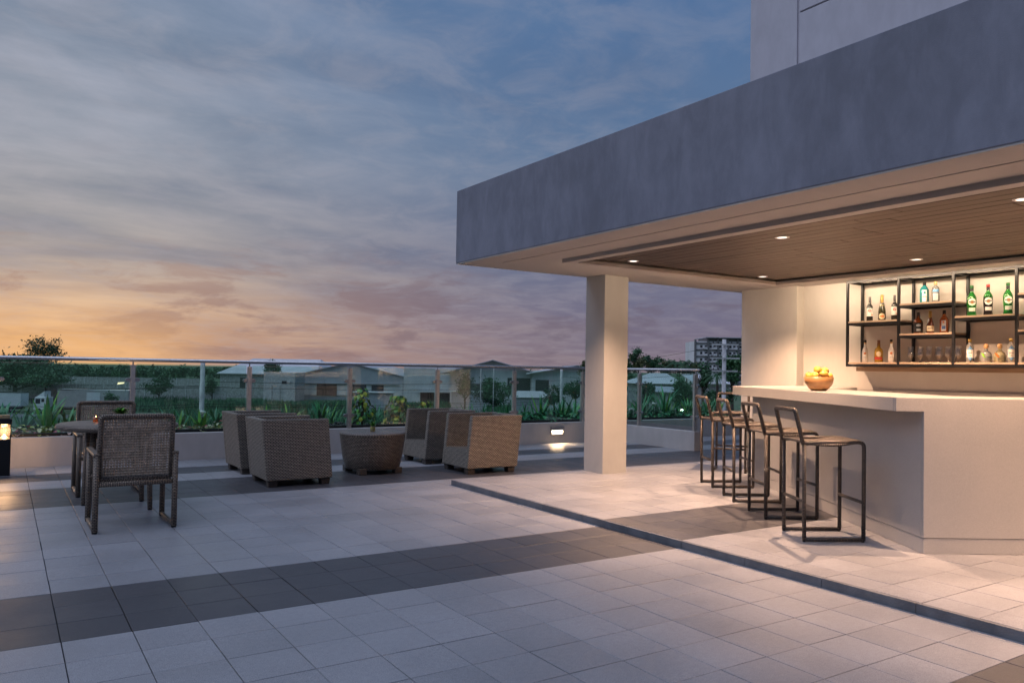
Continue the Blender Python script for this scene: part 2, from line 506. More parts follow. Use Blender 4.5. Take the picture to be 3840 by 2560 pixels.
PLANK = wood_mat('ceiling_wood', (0.055, 0.039, 0.031, 1), (0.098, 0.071, 0.057, 1), 0.55, (14, 1, 14))
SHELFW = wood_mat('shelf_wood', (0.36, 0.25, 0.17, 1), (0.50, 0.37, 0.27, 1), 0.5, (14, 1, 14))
LEDGEW = wood_mat('ledge_wood', (0.26, 0.165, 0.10, 1), (0.36, 0.25, 0.16, 1), 0.5, (14, 1, 14))
BOWLW = wood_mat('bowl_wood', (0.26, 0.125, 0.045, 1), (0.37, 0.20, 0.08, 1), 0.35, (3, 3, 14))
BLACKM = simple('black_metal', (0.012, 0.012, 0.014, 1), 0.42, 0.3)
STEEL = simple('brushed_steel', (0.40, 0.40, 0.42, 1), 0.34, 1.0, var=0.12, vs=30)
STEELP = simple('steel_post', (0.58, 0.56, 0.54, 1), 0.36, 0.85, var=0.1, vs=14)
WICK = weave('wicker_weave', (0.60, 0.51, 0.42, 1), (0.42, 0.355, 0.29, 1), (0.010, 0.009, 0.009, 1), 0.034, 0.0155, 0.0052)
WICKD = weave('wicker_drum', (0.36, 0.28, 0.22, 1), (0.22, 0.17, 0.13, 1), (0.010, 0.008, 0.008, 1), 0.036, 0.0165, 0.0052, 0.34)
WICKT = weave('wicker_table_top', (0.30, 0.25, 0.22, 1), (0.24, 0.20, 0.17, 1), (0.05, 0.04, 0.038, 1), 0.03, 0.015, 0.004)
WRAP = weave('wicker_wrap', (0.46, 0.35, 0.265, 1), (0.28, 0.21, 0.155, 1), (0.02, 0.015, 0.013, 1), 0.03, 0.0125, 0.0036, 0.4)
WRAPD = weave('wicker_wrap_dark', (0.17, 0.13, 0.105, 1), (0.085, 0.066, 0.056, 1), (0.008, 0.007, 0.007, 1), 0.03, 0.0115, 0.0032, 0.38)
STRAND = simple('rattan_strand', (0.36, 0.275, 0.21, 1), 0.38, var=0.3, vs=20)
SEATW = weave('wicker_stool_seat', (0.27, 0.22, 0.185, 1), (0.14, 0.115, 0.10, 1), (0.025, 0.018, 0.016, 1), 0.035, 0.0145, 0.004, 0.4)
RUBBER = simple('rubber', (0.01, 0.01, 0.01, 1), 0.8)


def glassmat(name, tint, gl=0.06):
    m, h, b = newmat(name)
    m.node_tree.nodes.remove(b)
    tr = h.n('ShaderNodeBsdfTransparent', {'Color': tint}); gs = h.n('ShaderNodeBsdfGlossy', {'Color': grey(0.9), 'Roughness': 0.02})
    fr = h.n('ShaderNodeLayerWeight', {'Blend': 0.5})
    mx = h.n('ShaderNodeMixShader', {0: h.math('ADD', h.math('MULTIPLY', h.math('POWER', fr.outputs['Facing'], 4.0), 0.7), gl), 1: tr, 2: gs})
    out = [n for n in m.node_tree.nodes if n.type == 'OUTPUT_MATERIAL'][0]
    h.put(out.inputs[0], mx)
    return m


GLASS = glassmat('balustrade_glass', (0.82, 0.945, 0.905, 1), 0.095)
GLASSE = simple('glass_edge', (0.55, 0.70, 0.66, 1), 0.2)
def gpanel(x0, x1, y0, y1, z0, z1):
    m = MB(); m.box(x0, x1, y0, y1, z0, z1)
    big = (2, 4) if x1 - x0 > y1 - y0 else (3, 5)
    m.mi = [0 if i in big else 1 for i in range(6)]
    return m.build('glass_panel', [GLASS, GLASSE], bal)


GLASSC = glassmat('clear_glass', (0.90, 0.91, 0.91, 1), 0.26)

# ------------------------------------------------------------------ setting: ground, podium, terrace floor
GZ = -8.7


def gmat():
    m, h, b = newmat('field_ground')
    g = h.n('ShaderNodeNewGeometry')
    n1 = h.n('ShaderNodeTexNoise', {'Vector': g.outputs['Position'], 'Scale': 0.035, 'Detail': 8.0, 'Roughness': 0.6})
    n2 = h.n('ShaderNodeTexNoise', {'Vector': g.outputs['Position'], 'Scale': 0.9, 'Detail': 6.0, 'Roughness': 0.7})
    c = h.mix(h.range(n1.outputs[0], 0.35, 0.65), (0.06, 0.13, 0.06, 1), (0.10, 0.15, 0.075, 1))
    c = h.mix(h.range(n2.outputs[0], 0.4, 0.7, 0, 0.6), c, (0.03, 0.06, 0.03, 1))
    h.put(b.inputs['Base Color'], c); b.inputs['Roughness'].default_value = 0.95
    return m


ground = MB().add([(-6000, -6000, GZ), (6000, -6000, GZ), (6000, 6000, GZ), (-6000, 6000, GZ)], [(0, 1, 2, 3)]).build('ground', gmat())
tag(ground, 'flat green land reaching to the horizon', 'ground', kind='structure')
pod = MB().box(-14, 18, -12, 13.25, GZ - 0.2, -0.05).build('terrace_podium', PLANTW)
tag(pod, 'building block that carries the roof terrace', 'podium', kind='structure')

fl = MB().add([(-14, -12, -0.012), (18, -12, -0.012), (18, 11.5, -0.012), (-14, 11.5, -0.012)], [(0, 1, 2, 3)]).build('terrace_floor', GROUT)
tag(fl, 'paved terrace floor of pale tiles with dark bands', 'floor', kind='structure')
STEPX = 4.31
BZ = 0.055                     # raised bar floor
bf = MB().box(STEPX + 0.032, 18, -12, 7.84, -0.01, BZ - 0.012).build('bar_floor', GROUT)
tag(bf, 'raised bar floor of pale tiles one low step up', 'floor', kind='structure')


def tile_mesh(name, mat, w=TP - 0.0042, h=0.012, bv=0.0018, d=TP - 0.0042):
    a, b2 = w / 2, d / 2
    v = [(-a, -b2, -h), (a, -b2, -h), (a, b2, -h), (-a, b2, -h), (-a, -b2, -bv), (a, -b2, -bv), (a, b2, -bv), (-a, b2, -bv),
         (-a + bv, -b2 + bv, 0), (a - bv, -b2 + bv, 0), (a - bv, b2 - bv, 0), (-a + bv, b2 - bv, 0)]
    f = [(8, 9, 10, 11)] + [(i, (i + 1) % 4, 4 + (i + 1) % 4, 4 + i) for i in range(4)] + [(4 + i, 4 + (i + 1) % 4, 8 + (i + 1) % 4, 8 + i) for i in range(4)]
    return v, f


def is_dark(y):
    r = round((y - TY0) / TP - 0.5)
    # dark rows: 0..2, 13..16, 19..20, -9..-11
    return r in (0, 1, 2, 13, 14, 15, 16, 19, 20, -9, -10, -11)


def in_frame(p, m=0.04):
    d = Vector(p) - Vector((0, 0, EYE)); z = d.dot(FW)
    if z < 0.3: return None
    x = 0.5 + FOC * d.dot(RT) / z / 3840; y = 0.5 * 0 + (CYP - FOC * d.dot(UP) / z) / 2560
    return z if (-m < x < 1 + m and -m < y < 1 + m) else None


TV, TF = tile_mesh('t', None)
TME = {}
for nm, mt in (('l', TILE_L), ('d', TILE_D)):
    me = bpy.data.meshes.new('floor_tile'); me.from_pydata(TV, [], TF); me.materials.append(mt); TME[nm] = me


def lay_tiles(parent, x0, x1, y0, y1, z, nmax=300):
    cells = []
    i0 = math.ceil((x0 - TX0) / TP - 1e-6); i1 = math.floor((x1 - TX0) / TP + 1e-6)
    j0 = math.ceil((y0 - TY0) / TP - 1e-6); j1 = math.floor((y1 - TY0) / TP + 1e-6)
    edges = []
    for i in range(i0 - 1, i1 + 1):
        for j in range(j0 - 1, j1 + 1):
            a0, a1 = max(x0, TX0 + i * TP), min(x1, TX0 + (i + 1) * TP)
            b0, b1 = max(y0, TY0 + j * TP), min(y1, TY0 + (j + 1) * TP)
            if a1 - a0 < 0.02 or b1 - b0 < 0.02: continue
            full = (a1 - a0) > TP - 1e-3 and (b1 - b0) > TP - 1e-3
            c = ((a0 + a1) / 2, (b0 + b1) / 2)
            v = in_frame((c[0], c[1], z))
            (cells if full else edges).append((v if v else 1e3 + math.hypot(*c), c, a1 - a0, b1 - b0, TY0 + (j + 0.5) * TP))
    cells.sort(key=lambda q: q[0])
    for q in cells[:nmax]:
        o = bpy.data.objects.new('floor_tile', TME['d' if is_dark(q[4]) else 'l'])
        COL.objects.link(o); o.parent = parent
        o.location = (q[1][0] + RNG.uniform(-0.0012, 0.0012), q[1][1] + RNG.uniform(-0.0012, 0.0012), z + RNG.uniform(-0.0009, 0.0009))
        o.rotation_euler = (RNG.gauss(0, 0.0012), RNG.gauss(0, 0.0012), RNG.gauss(0, 0.0012))
    rest = MB()
    for q in cells[nmax:] + edges:
        v, f = tile_mesh('t', None, w=q[2] - 0.0042, d=q[3] - 0.0042)
        dz = RNG.uniform(-0.0009, 0.0009)
        rest.add([(a + q[1][0], b + q[1][1], c + z + dz) for a, b, c in v], f, mi=1 if is_dark(q[4]) else 0)
    o = rest.build('floor_tile_field', [TILE_L, TILE_D], parent)
    tag(o, kind='stuff')


lay_tiles(fl, -3.0, STEPX, 0.0, 7.86, 0.0)
# the strip behind the raised floor belongs to the same terrace floor
_r = MB()
for i in range(-24, 34):
    for j in range(11, 24):
        a0, a1 = TX0 + i * TP, TX0 + (i + 1) * TP
        b0, b1 = max(7.862, TY0 + j * TP), min(11.498, TY0 + (j + 1) * TP)
        if b1 - b0 < 0.02: continue
        v, f = tile_mesh('t', None, d=b1 - b0 - 0.0042)
        dz = RNG.uniform(-0.0009, 0.0009)
        _r.add([(p[0] + (a0 + a1) / 2, p[1] + (b0 + b1) / 2, p[2] + dz) for p in v], f, mi=1 if is_dark(TY0 + (j + 0.5) * TP) else 0)
tag(_r.build('floor_tile_field', [TILE_L, TILE_D], fl), kind='stuff')
lay_tiles(bf, STEPX + 0.034, 9.05, -1.2, 7.84, BZ)
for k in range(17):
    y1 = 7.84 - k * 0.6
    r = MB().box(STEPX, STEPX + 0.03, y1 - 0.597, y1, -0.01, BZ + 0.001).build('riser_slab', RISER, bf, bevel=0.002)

# ------------------------------------------------------------------ pavilion
PX0, PY1 = 4.32, 7.85
SZ, TZ = 2.516, 3.36
YN = -3.0
pav = thing('bar_pavilion', 'flat roofed bar pavilion with grey-blue fascia on a square column', 'pavilion', (PX0, PY1, 0))


def pbox(name, x0, x1, y0, y1, z0, z1, mat, bevel=0.0, parent=None):
    m = MB(); m.box(x0 - PX0, x1 - PX0, y0 - PY1, y1 - PY1, z0, z1)
    return m.build(name, mat, parent or pav, bevel=bevel)


pbox('fascia', PX0, PX0 + 0.2, YN, PY1, SZ + 0.012, TZ, FASCIA, 0.006)
pbox('fascia', PX0 + 0.2, 9.3, PY1 - 0.2, PY1, SZ + 0.012, TZ, FASCIA, 0.006)
pbox('roof_slab', PX0 + 0.2, 9.04, YN, PY1 - 0.2, 2.68, 2.95, FASCIA)
# soffit boards with a shadow slot, then the tray that holds the timber
pbox('soffit_board', PX0 + 0.006, 4.655, YN, PY1 - 0.006, SZ, SZ + 0.03, SOFFIT)
pbox('soffit_slot', 4.655, 4.675, YN, 7.4, SZ + 0.012, SZ + 0.03, SLOT)
pbox('soffit_board', 4.655, 4.675, 7.4, PY1 - 0.006, SZ, SZ + 0.03, SOFFIT)
pbox('soffit_board', 4.675, 5.06, YN, PY1 - 0.006, SZ, SZ + 0.03, SOFFIT)
pbox('soffit_board', 5.06, 9.3, 6.66, PY1 - 0.006, SZ, SZ + 0.03, SOFFIT)
pbox('soffit_board', 8.42, 9.3, YN, 6.66, SZ, SZ + 0.03, SOFFIT)
FB = 2.474
pbox('tray_frame', 5.0, 5.115, YN, 6.72, FB, SZ - 0.001, SOFFIT, 0.002)
pbox('tray_frame', 5.115, 8.36, 6.60, 6.72, FB, SZ - 0.001, SOFFIT, 0.002)
pbox('tray_frame', 8.36, 8.48, YN, 6.72, FB, SZ - 0.001, SOFFIT, 0.002)
CZ = 2.536
pbox('ceiling_backing', 5.06, 8.42, YN, 6.66, CZ + 0.02, CZ + 0.05, SLOT)
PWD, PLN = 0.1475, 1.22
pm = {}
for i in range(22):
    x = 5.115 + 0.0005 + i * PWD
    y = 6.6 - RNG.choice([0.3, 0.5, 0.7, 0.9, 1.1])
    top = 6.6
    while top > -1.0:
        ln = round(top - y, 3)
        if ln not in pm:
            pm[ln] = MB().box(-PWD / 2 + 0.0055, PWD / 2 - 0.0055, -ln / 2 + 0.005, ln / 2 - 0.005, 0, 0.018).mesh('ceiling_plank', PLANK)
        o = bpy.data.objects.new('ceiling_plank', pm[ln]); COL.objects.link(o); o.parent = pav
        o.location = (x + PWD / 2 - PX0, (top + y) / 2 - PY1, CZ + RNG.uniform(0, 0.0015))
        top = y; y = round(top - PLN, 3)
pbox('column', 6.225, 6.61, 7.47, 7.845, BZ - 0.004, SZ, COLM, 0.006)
pbox('back_wall', 9.1, 9.28, YN, 6.72, BZ - 0.004, 2.68, WHITEW)
pbox('corner_pier', 8.95, 9.3, 6.72, 7.66, BZ - 0.004, 2.68, WHITEW, 0.004)

# tower rising behind the pavilion roof
tw = thing('hotel_tower', 'pale lilac plastered tower block rising behind the pavilion roof', 'building', (9.05, 7.63, 2.96))


def tbox(name, x0, x1, y0, y1, z0, z1, mat=TOWER):
    return MB().box(x0 - 9.05, x1 - 9.05, y0 - 7.63, y1 - 7.63, z0 - 2.96, z1 - 2.96).build(name, mat, tw, bevel=0.004)


tbox('core_wall', 9.075, 20, -20, 7.60, 2.7, 24, TOWER)
tbox('wall_panel', 9.05, 9.073, 6.83, 7.63, 2.96, 24)
for k, (z0, z1) in enumerate(((2.96, 6.285), (6.31, 9.6), (9.625, 13), (13.025, 17), (17.025, 24))):
    for y0, y1 in ((2.2, 6.79), (-2.5, 2.17), (-8, -2.53)):
        tbox('wall_panel', 9.05, 9.073, y0, y1, z0, z1)

# ------------------------------------------------------------------ planter wall and soil
pw = thing('planter_wall', 'long low rendered planter wall under the glass balustrade', 'planter', (0, 11.5, 0))
MB().box(-6, 15, 0, 0.15, -0.02, 0.37).build('wall', PLANTW, pw, bevel=0.004)
MB().box(-6, 15, 0.152, 0.172, 0.30, 0.415).build('liner_edge', BLACKM, pw)
MB().box(-6, 15, 1.5, 1.62, -0.3, 0.30).build('wall', PLANTW, pw)
soil = MB().box(-6, 15, 0.173, 1.5, 0.1, 0.345).build('soil_bed', simple('soil', (0.03, 0.022, 0.016, 1), 0.95, var=0.4, vs=20, bump=1.0, bs=30), pw)
rw = thing('return_wall', 'short low wall turning back towards the bar under the glass', 'wall', (9.83, 9.4, 0))
MB().box(0, 0.15, 0, 2.1, -0.005, 0.325).build('wall_body', PLANTW, rw, bevel=0.004)

# ------------------------------------------------------------------ balustrade
RYY = 11.575
bal = thing('glass_balustrade', 'glass balustrade with steel posts and round handrail along the terrace edge', 'railing', (0, RYY, 0.37))


def post(px, py, rz, zb):
    m = MB(); m.box(-0.028, 0.028, -0.045, 0.0, 0, 1.30 - zb); m.box(-0.022, 0.022, 0.002, 0.03, 0, 1.29 - zb)
    p = m.build('post', STEELP, bal, bevel=0.003, loc=(px, py - RYY, zb - 0.37), rz=rz)
    MB().tube([(0, -0.015, 1.29 - zb), (0, -0.015, 1.362 - zb)], 0.009).build('rail_pin', STEEL, p)
    for z in (1.10, 0.57):
        for s in (-1, 1):
            c = MB()
            pts = [(math.cos(a) * 0.03 + 0.03, math.sin(a) * 0.026) for a in [PI / 2 - PI * k / 8 for k in range(9)]]
            poly = [(-0.01, 0.026)] + pts + [(-0.01, -0.026)]
            poly = [(s * (0.03 + q[0]), z - zb + q[1]) for q in poly]
            c.side(poly, -0.028, 0.012)
            c.build('glass_clamp', STEEL, p, bevel=0.003)
    return p


PXS = [1.464 + 1.5315 * k for k in range(-2, 6)]
for px in PXS: post(px, RYY, 0, 0.37)
for i in range(len(PXS) - 1):
    a, b2 = PXS[i] + 0.045, PXS[i + 1] - 0.045
    gpanel(a, b2, -0.012, 0.0, 0.415 - 0.37, 1.318 - 0.37)
RX = 9.905
post(RX, 9.47, PI / 2, 0.325); post(RX, 10.86, PI / 2, 0.325)
gpanel(RX - 0.0, RX + 0.012, 9.52 - RYY, 10.81 - RYY, 0.03, 1.318 - 0.37)
gpanel(RX - 0.0, RX + 0.012, 10.91 - RYY, 11.53 - RYY, 0.03, 1.318 - 0.37)
gpanel(PXS[-1] + 0.045, RX - 0.05, -0.012, 0.0, 0.415 - 0.37, 1.318 - 0.37)
MB().tube([(-4, -0.015, 1.367 - 0.37), (RX - 0.08, -0.015, 1.367 - 0.37), (RX + 0.015 - 0.024, -0.04, 0.997), (RX + 0.015, -0.095, 0.997), (RX + 0.015, 9.37 - RYY, 0.997)], 0.025, 14).build('handrail', STEEL, bal)

# ------------------------------------------------------------------ lamps
LENS = emit('downlight_lens', (1.0, 0.90, 0.78, 1), 2.2)
TRIM = simple('downlight_trim', (0.75, 0.73, 0.70, 1), 0.4)


def downlight(x, y, label, power):
    t = thing('ceiling_downlight', label, 'downlight', (x, y, CZ), 0, 'recessed downlights in the timber ceiling')
    MB().lathe([(0.044, 0.0), (0.044, -0.003), (0.062, -0.003), (0.064, 0.0), (0.064, 0.004)], 28, cap=False).build('trim_ring', TRIM, t)
    MB().lathe([(0.0001, -0.001), (0.043, -0.001)], 28, cap=False).build('lens', LENS, t)
    l = bpy.data.lights.new('downlight_lamp', 'SPOT'); l.energy = power; l.color = WARM; l.spot_size = math.radians(122); l.spot_blend = 0.85
    l.shadow_soft_size = 0.016
    o = bpy.data.objects.new('downlight_lamp', l); COL.objects.link(o); o.parent = t; o.location = (0, 0, -0.02)
    return t


DPW = 450
for x, y, lb in ((5.78, 6.46, 'small downlight at the far left corner of the timber ceiling'), (7.93, 6.46, 'downlight at the far corner of timber ceiling nearest the pier'),
                 (5.78, 4.5, 'downlight in the timber ceiling nearest to the fascia edge'), (7.93, 4.5, 'downlight in timber ceiling above the bottle rack'),
                 (5.78, 2.54, 'downlight at right picture edge on the fascia side of timber ceiling'), (7.93, 2.54, 'downlight past the right picture edge, on the wall side'),
                 (5.78, 0.58, 'downlight beyond the picture on the fascia side, nearest the viewer'), (7.93, 0.58, 'downlight beyond the picture on the wall side, nearest the viewer')):
    downlight(x, y, lb, DPW)

def cove(label, loc, rz, L, power):
    t = thing('cove_light', label, 'cove light', loc, rz, 'cove lights around the ceiling tray')
    MB().box(-L / 2, L / 2, -0.006, 0.006, 0, 0.006).build('led_strip', emit('led_strip' + label[:6], (1.0, 0.80, 0.58, 1), 1.5), t)
    l = bpy.data.lights.new('cove_lamp', 'AREA'); l.shape = 'RECTANGLE'; l.size = L; l.size_y = 0.02; l.energy = power; l.color = (1.0, 0.74, 0.50)
    o = bpy.data.objects.new('cove_lamp', l); COL.objects.link(o); o.parent = t; o.location = (0, 0.012, -0.004); o.rotation_euler = (math.radians(58), 0, 0)
    return t


cove('warm strip light in the ceiling cove along the back wall', (8.492, 3.1, 2.486), -PI / 2, 6.8, 58)
cove('warm strip light in the ceiling cove towards the column', (6.75, 6.732, 2.486), 0, 3.2, 7)

# ------------------------------------------------------------------ bar counter
BD = Vector((math.cos(math.radians(58.5)), math.sin(math.radians(58.5)), 0)); BN = Vector((BD.y, -BD.x, 0))
L0 = Vector((5.372, 3.195, 0)); L1 = L0 + BD * 3.775
bar = thing('bar_counter', 'angled pale stone bar counter with overhanging thick top', 'counter', (L0.x, L0.y, BZ))


def bp2(t, u):                    # along the front, into the bar
    v = BD * t + BN * u; return (v.x, v.y)


CT, CB = 1.17 - BZ, 1.068 - BZ
wallx = 9.09 - L0.x
top_poly = [bp2(0.032, 0), bp2(0.032, 2.7), bp2(0.62, 2.7), bp2(0.62, 0.78), bp2(3.1, 0.78), (wallx, 5.92 - L0.y), (wallx, 6.70 - L0.y), (8.94 - L0.x, 6.70 - L0.y), bp2(3.775, 0)]
MB().prism(top_poly, CB, CT).build('counter_top', STONE, bar, bevel=0.005)
fp = [bp2(0.032, 0.205), bp2(3.66, 0.205), bp2(3.66, 0.27), bp2(0.032, 0.27)]
MB().prism(fp, 0.112, CB - 0.001).build('panel', STONE, bar)
MB().prism([bp2(0.032, 0.208), bp2(3.66, 0.208), bp2(3.66, 0.27), bp2(0.032, 0.27)], 0.002, 0.109).build('plinth', STONE, bar)
# end panel: one slab with the counter lip cut into it
m = MB()
prof = [(0.0, CB), (0.205, CB), (0.205, 0.112), (2.7, 0.112), (2.7, CT), (0.0, CT)]
n = len(prof); vs = []
for d in (0.0, 0.03):
    for u, z in prof:
        q = BD * d + BN * u; vs.append((q.x, q.y, z))
m.add(vs, [tuple(range(n)), tuple(range(n, 2 * n))[::-1]] + [(i, n + i, n + (i + 1) % n, (i + 1) % n) for i in range(n)])
m.build('end_panel', STONE, bar, bevel=0.004)
MB().prism([bp2(0.003, 0.208), bp2(0.003, 2.7), bp2(0.03, 2.7), bp2(0.03, 0.208)], 0.002, 0.109).build('plinth', STONE, bar)
MB().prism([bp2(3.66, 0.205), (8.94 - L0.x, 6.64 - L0.y), (8.94 - L0.x, 6.58 - L0.y), bp2(3.6, 0.27)], 0.002, CB - 0.001).build('panel', STONE, bar)
MB().prism([bp2(0.56, 0.72), bp2(0.56, 2.7), bp2(0.6, 2.7), bp2(0.6, 0.76), bp2(3.0, 0.76), bp2(3.0, 0.72)], 0.002, CB - 0.001).build('panel', STONE, bar)

bc = thing('back_counter', 'low service counter with stone upstand along the back wall', 'counter', (9.09, 3, BZ))
MB().box(-0.6, -0.002, -3.9, 2.9, 0.0, 0.86).build('cabinet', WHITEW, bc, bevel=0.004)
MB().box(-0.63, -0.002, -3.9, 2.9, 0.862, 0.90).build('worktop', STONE, bc, bevel=0.003)
MB().box(-0.03, -0.002, -3.9, 2.9, 0.902, 1.095).build('upstand', STONE, bc, bevel=0.003)

# ------------------------------------------------------------------ bottle rack
RF, RB = 8.75, 9.085
RYS = [5.84, 5.18, 4.55, 3.91, 3.27]
rack = thing('bottle_rack', 'black metal wall rack with timber shelves behind the bar', 'shelf rack', (RF, RYS[0], 1.43))


def rbox(name, x0, x1, y0, y1, z0, z1, mat, bevel=0.0):
    return MB().box(x0 - RF, x1 - RF, y0 - RYS[0], y1 - RYS[0], z0 - 1.43, z1 - 1.43).build(name, mat, rack, bevel=bevel)


B = 0.028
for y in RYS:
    rbox('upright', RF, RF + B, y - B / 2, y + B / 2, 1.43, 2.49, BLACKM, 0.002)
    rbox('upright', RB - B, RB, y - B / 2, y + B / 2, 1.43, 2.49, BLACKM, 0.002)
    for z in (1.43, 2.458):
        rbox('cross_bar', RF + B, RB - B, y - B / 2, y + B / 2, z, z + B, BLACKM)
BAYS = [(1.985,), (1.815, 2.165), (1.99,), (1.82, 2.20)]
for i in range(4):
    ya, yb = RYS[i + 1] + B / 2, RYS[i] - B / 2
    for z in (1.43, 2.458):
        rbox('rail', RF, RF + B, ya, yb, z, z + B, BLACKM)
        rbox('rail', RB - B, RB, ya, yb, z, z + B, BLACKM)
    rbox('shelf_board', RF + 0.003, RB - 0.002, ya + 0.002, yb - 0.002, 1.4625, 1.484, SHELFW, 0.002)
    for z in BAYS[i]:
        rbox('rail', RF, RF + 0.028, ya, yb, z - 0.05, z - 0.0215, BLACKM)
        rbox('rail', RB - 0.028, RB, ya, yb, z - 0.05, z - 0.0215, BLACKM)
        rbox('rail', RF + 0.028, RB - 0.028, yb - 0.02, yb, z - 0.05, z - 0.0215, BLACKM)
        rbox('rail', RF + 0.028, RB - 0.028, ya, ya + 0.02, z - 0.05, z - 0.0215, BLACKM)
        rbox('shelf_board', RF + 0.001, RB - 0.002, ya + 0.002, yb - 0.002, z - 0.021, z, SHELFW, 0.002)
lg = MB().box(-0.17, 0, -2.6, 0, 0, 0.052).build('timber_ledge', LEDGEW, loc=(9.099, 5.83, 1.376), bevel=0.003)
tag(lg, 'plain brown timber ledge under the bottle rack', 'ledge')

# ------------------------------------------------------------------ bottles and glasses
def bm(name, col, rough=0.12, trans=0.0, coat=0.3):
    return simple(name, col, rough, 0.0, trans=trans, coat=coat)


BG = dict(
    wine=bm('wine_glass_dark', (0.006, 0.007, 0.008, 1)), champ=bm('champagne_glass', (0.03, 0.028, 0.010, 1)), gold=simple('gold_foil', (0.62, 0.43, 0.14, 1), 0.3, 0.6),
    white=bm('white_gloss', (0.80, 0.79, 0.77, 1), 0.2), black=simple('cap_black', (0.012, 0.011, 0.011, 1), 0.35), grey=simple('cap_grey', (0.13, 0.12, 0.12, 1), 0.4),
    amber=bm('gold_spirit', (0.66, 0.40, 0.05, 1), 0.1, 0.45), brown=simple('cap_brown', (0.22, 0.09, 0.04, 1), 0.4), tan=simple('cork_tan', (0.55, 0.34, 0.16, 1), 0.6),
    teal=bm('teal_glass', (0.05, 0.42, 0.46, 1), 0.08, 0.5), clear=bm('clear_spirit', (0.80, 0.83, 0.83, 1), 0.06, 0.8), whisky=bm('whisky', (0.30, 0.07, 0.015, 1), 0.1, 0.35),
    cognac=bm('cognac', (0.16, 0.03, 0.012, 1), 0.1, 0.25), green=bm('green_glass', (0.02, 0.27, 0.03, 1), 0.08, 0.45), gdark=bm('green_dark_liquid', (0.018, 0.012, 0.010, 1), 0.1),
    gcap=simple('cap_green', (0.015, 0.14, 0.03, 1), 0.4), rcap=simple('cap_red', (0.45, 0.02, 0.02, 1), 0.4), orange=simple('orange_print', (0.70, 0.22, 0.04, 1), 0.5),
    paper=simple('label_paper', (0.78, 0.75, 0.70, 1), 0.6), cream=simple('label_cream', (0.72, 0.60, 0.42, 1), 0.6), red=simple('label_red', (0.45, 0.035, 0.03, 1), 0.5),
    blue=simple('label_blue', (0.16, 0.38, 0.66, 1), 0.5), navy=simple('label_navy', (0.03, 0.07, 0.2, 1), 0.5), lblack=simple('label_black', (0.02, 0.02, 0.022, 1), 0.5),
    lime=simple('lime_tag', (0.33, 0.78, 0.05, 1), 0.5), silver=simple('label_silver', (0.62, 0.62, 0.62, 1), 0.35, 0.5), pale=bm('pale_gold_spirit', (0.75, 0.68, 0.42, 1), 0.07, 0.75), ink=simple('label_ink', (0.12, 0.10, 0.10, 1), 0.6))
FACE = math.atan2(-0.51, -0.86)            # towards the seats


def patch(mb, r, z0, z1, half, seg=8, sh='rect', sq=0.0, mi=0, off=0.0, cz=None):
    """curved label on a bottle of radius r, facing FACE"""
    rows = 9 if sh != 'rect' else 2; vs = []; fs = []
    for j in range(rows):
        t = j / (rows - 1); z = z0 + (z1 - z0) * t
        k = 1.0
        if sh == 'oval': k = math.sqrt(max(0.0, 1 - (2 * t - 1) ** 2))
        if sh == 'hex': k = min(1.0, 3.2 * min(t, 1 - t) + 0.02)
        for i in range(seg + 1):
            a = FACE + off + (2 * i / seg - 1) * half * max(k, 0.01)
            cx, cy = math.cos(a), math.sin(a)
            if sq:
                e = 2 / (2 + sq * 6); q = (abs(math.cos(a)) ** (2 / e) + abs(math.sin(a)) ** (2 / e)) ** (e / 2); cx /= q; cy /= q
            vs.append((r * cx, r * cy, z))
    for j in range(rows - 1):
        for i in range(seg):
            o = j * (seg + 1) + i; fs.append((o, o + 1, o + seg + 2, o + seg + 1))
    mb.add(vs, fs, None, True, mi)


def bottle(label, loc, prof, body, cap, capz, caph, capr, labels, sq=0.0, name='bottle', split=None, rot=0.0):
    t = thing(name, label, 'bottle', loc, rot, 'bottles on the bar rack')
    if split:
        lo = [p for p in prof if p[1] <= split[0] + 1e-6]; hi = [p for p in prof if p[1] >= split[0] - 1e-6]
        MB().lathe(lo, 22, sq=sq).build('filled_body', BG[split[1]], t)
        MB().lathe(hi, 22, sq=sq).build('body', BG[body], t)
    else:
        MB().lathe(prof, 22, sq=sq).build('body', BG[body], t)
    MB().lathe([(capr, capz), (capr * 1.02, capz + caph * 0.5), (capr, capz + caph), (capr * 0.6, capz + caph + 0.002)], 18).build('cap', BG[cap], t)
    for q in labels:
        mb = MB(); patch(mb, q[1], q[2], q[3], q[4], sh=q[5], sq=q[6] if len(q) > 6 else 0, off=q[7] if len(q) > 7 else 0)
        mb.build('label', BG[q[0]], t)
    return t


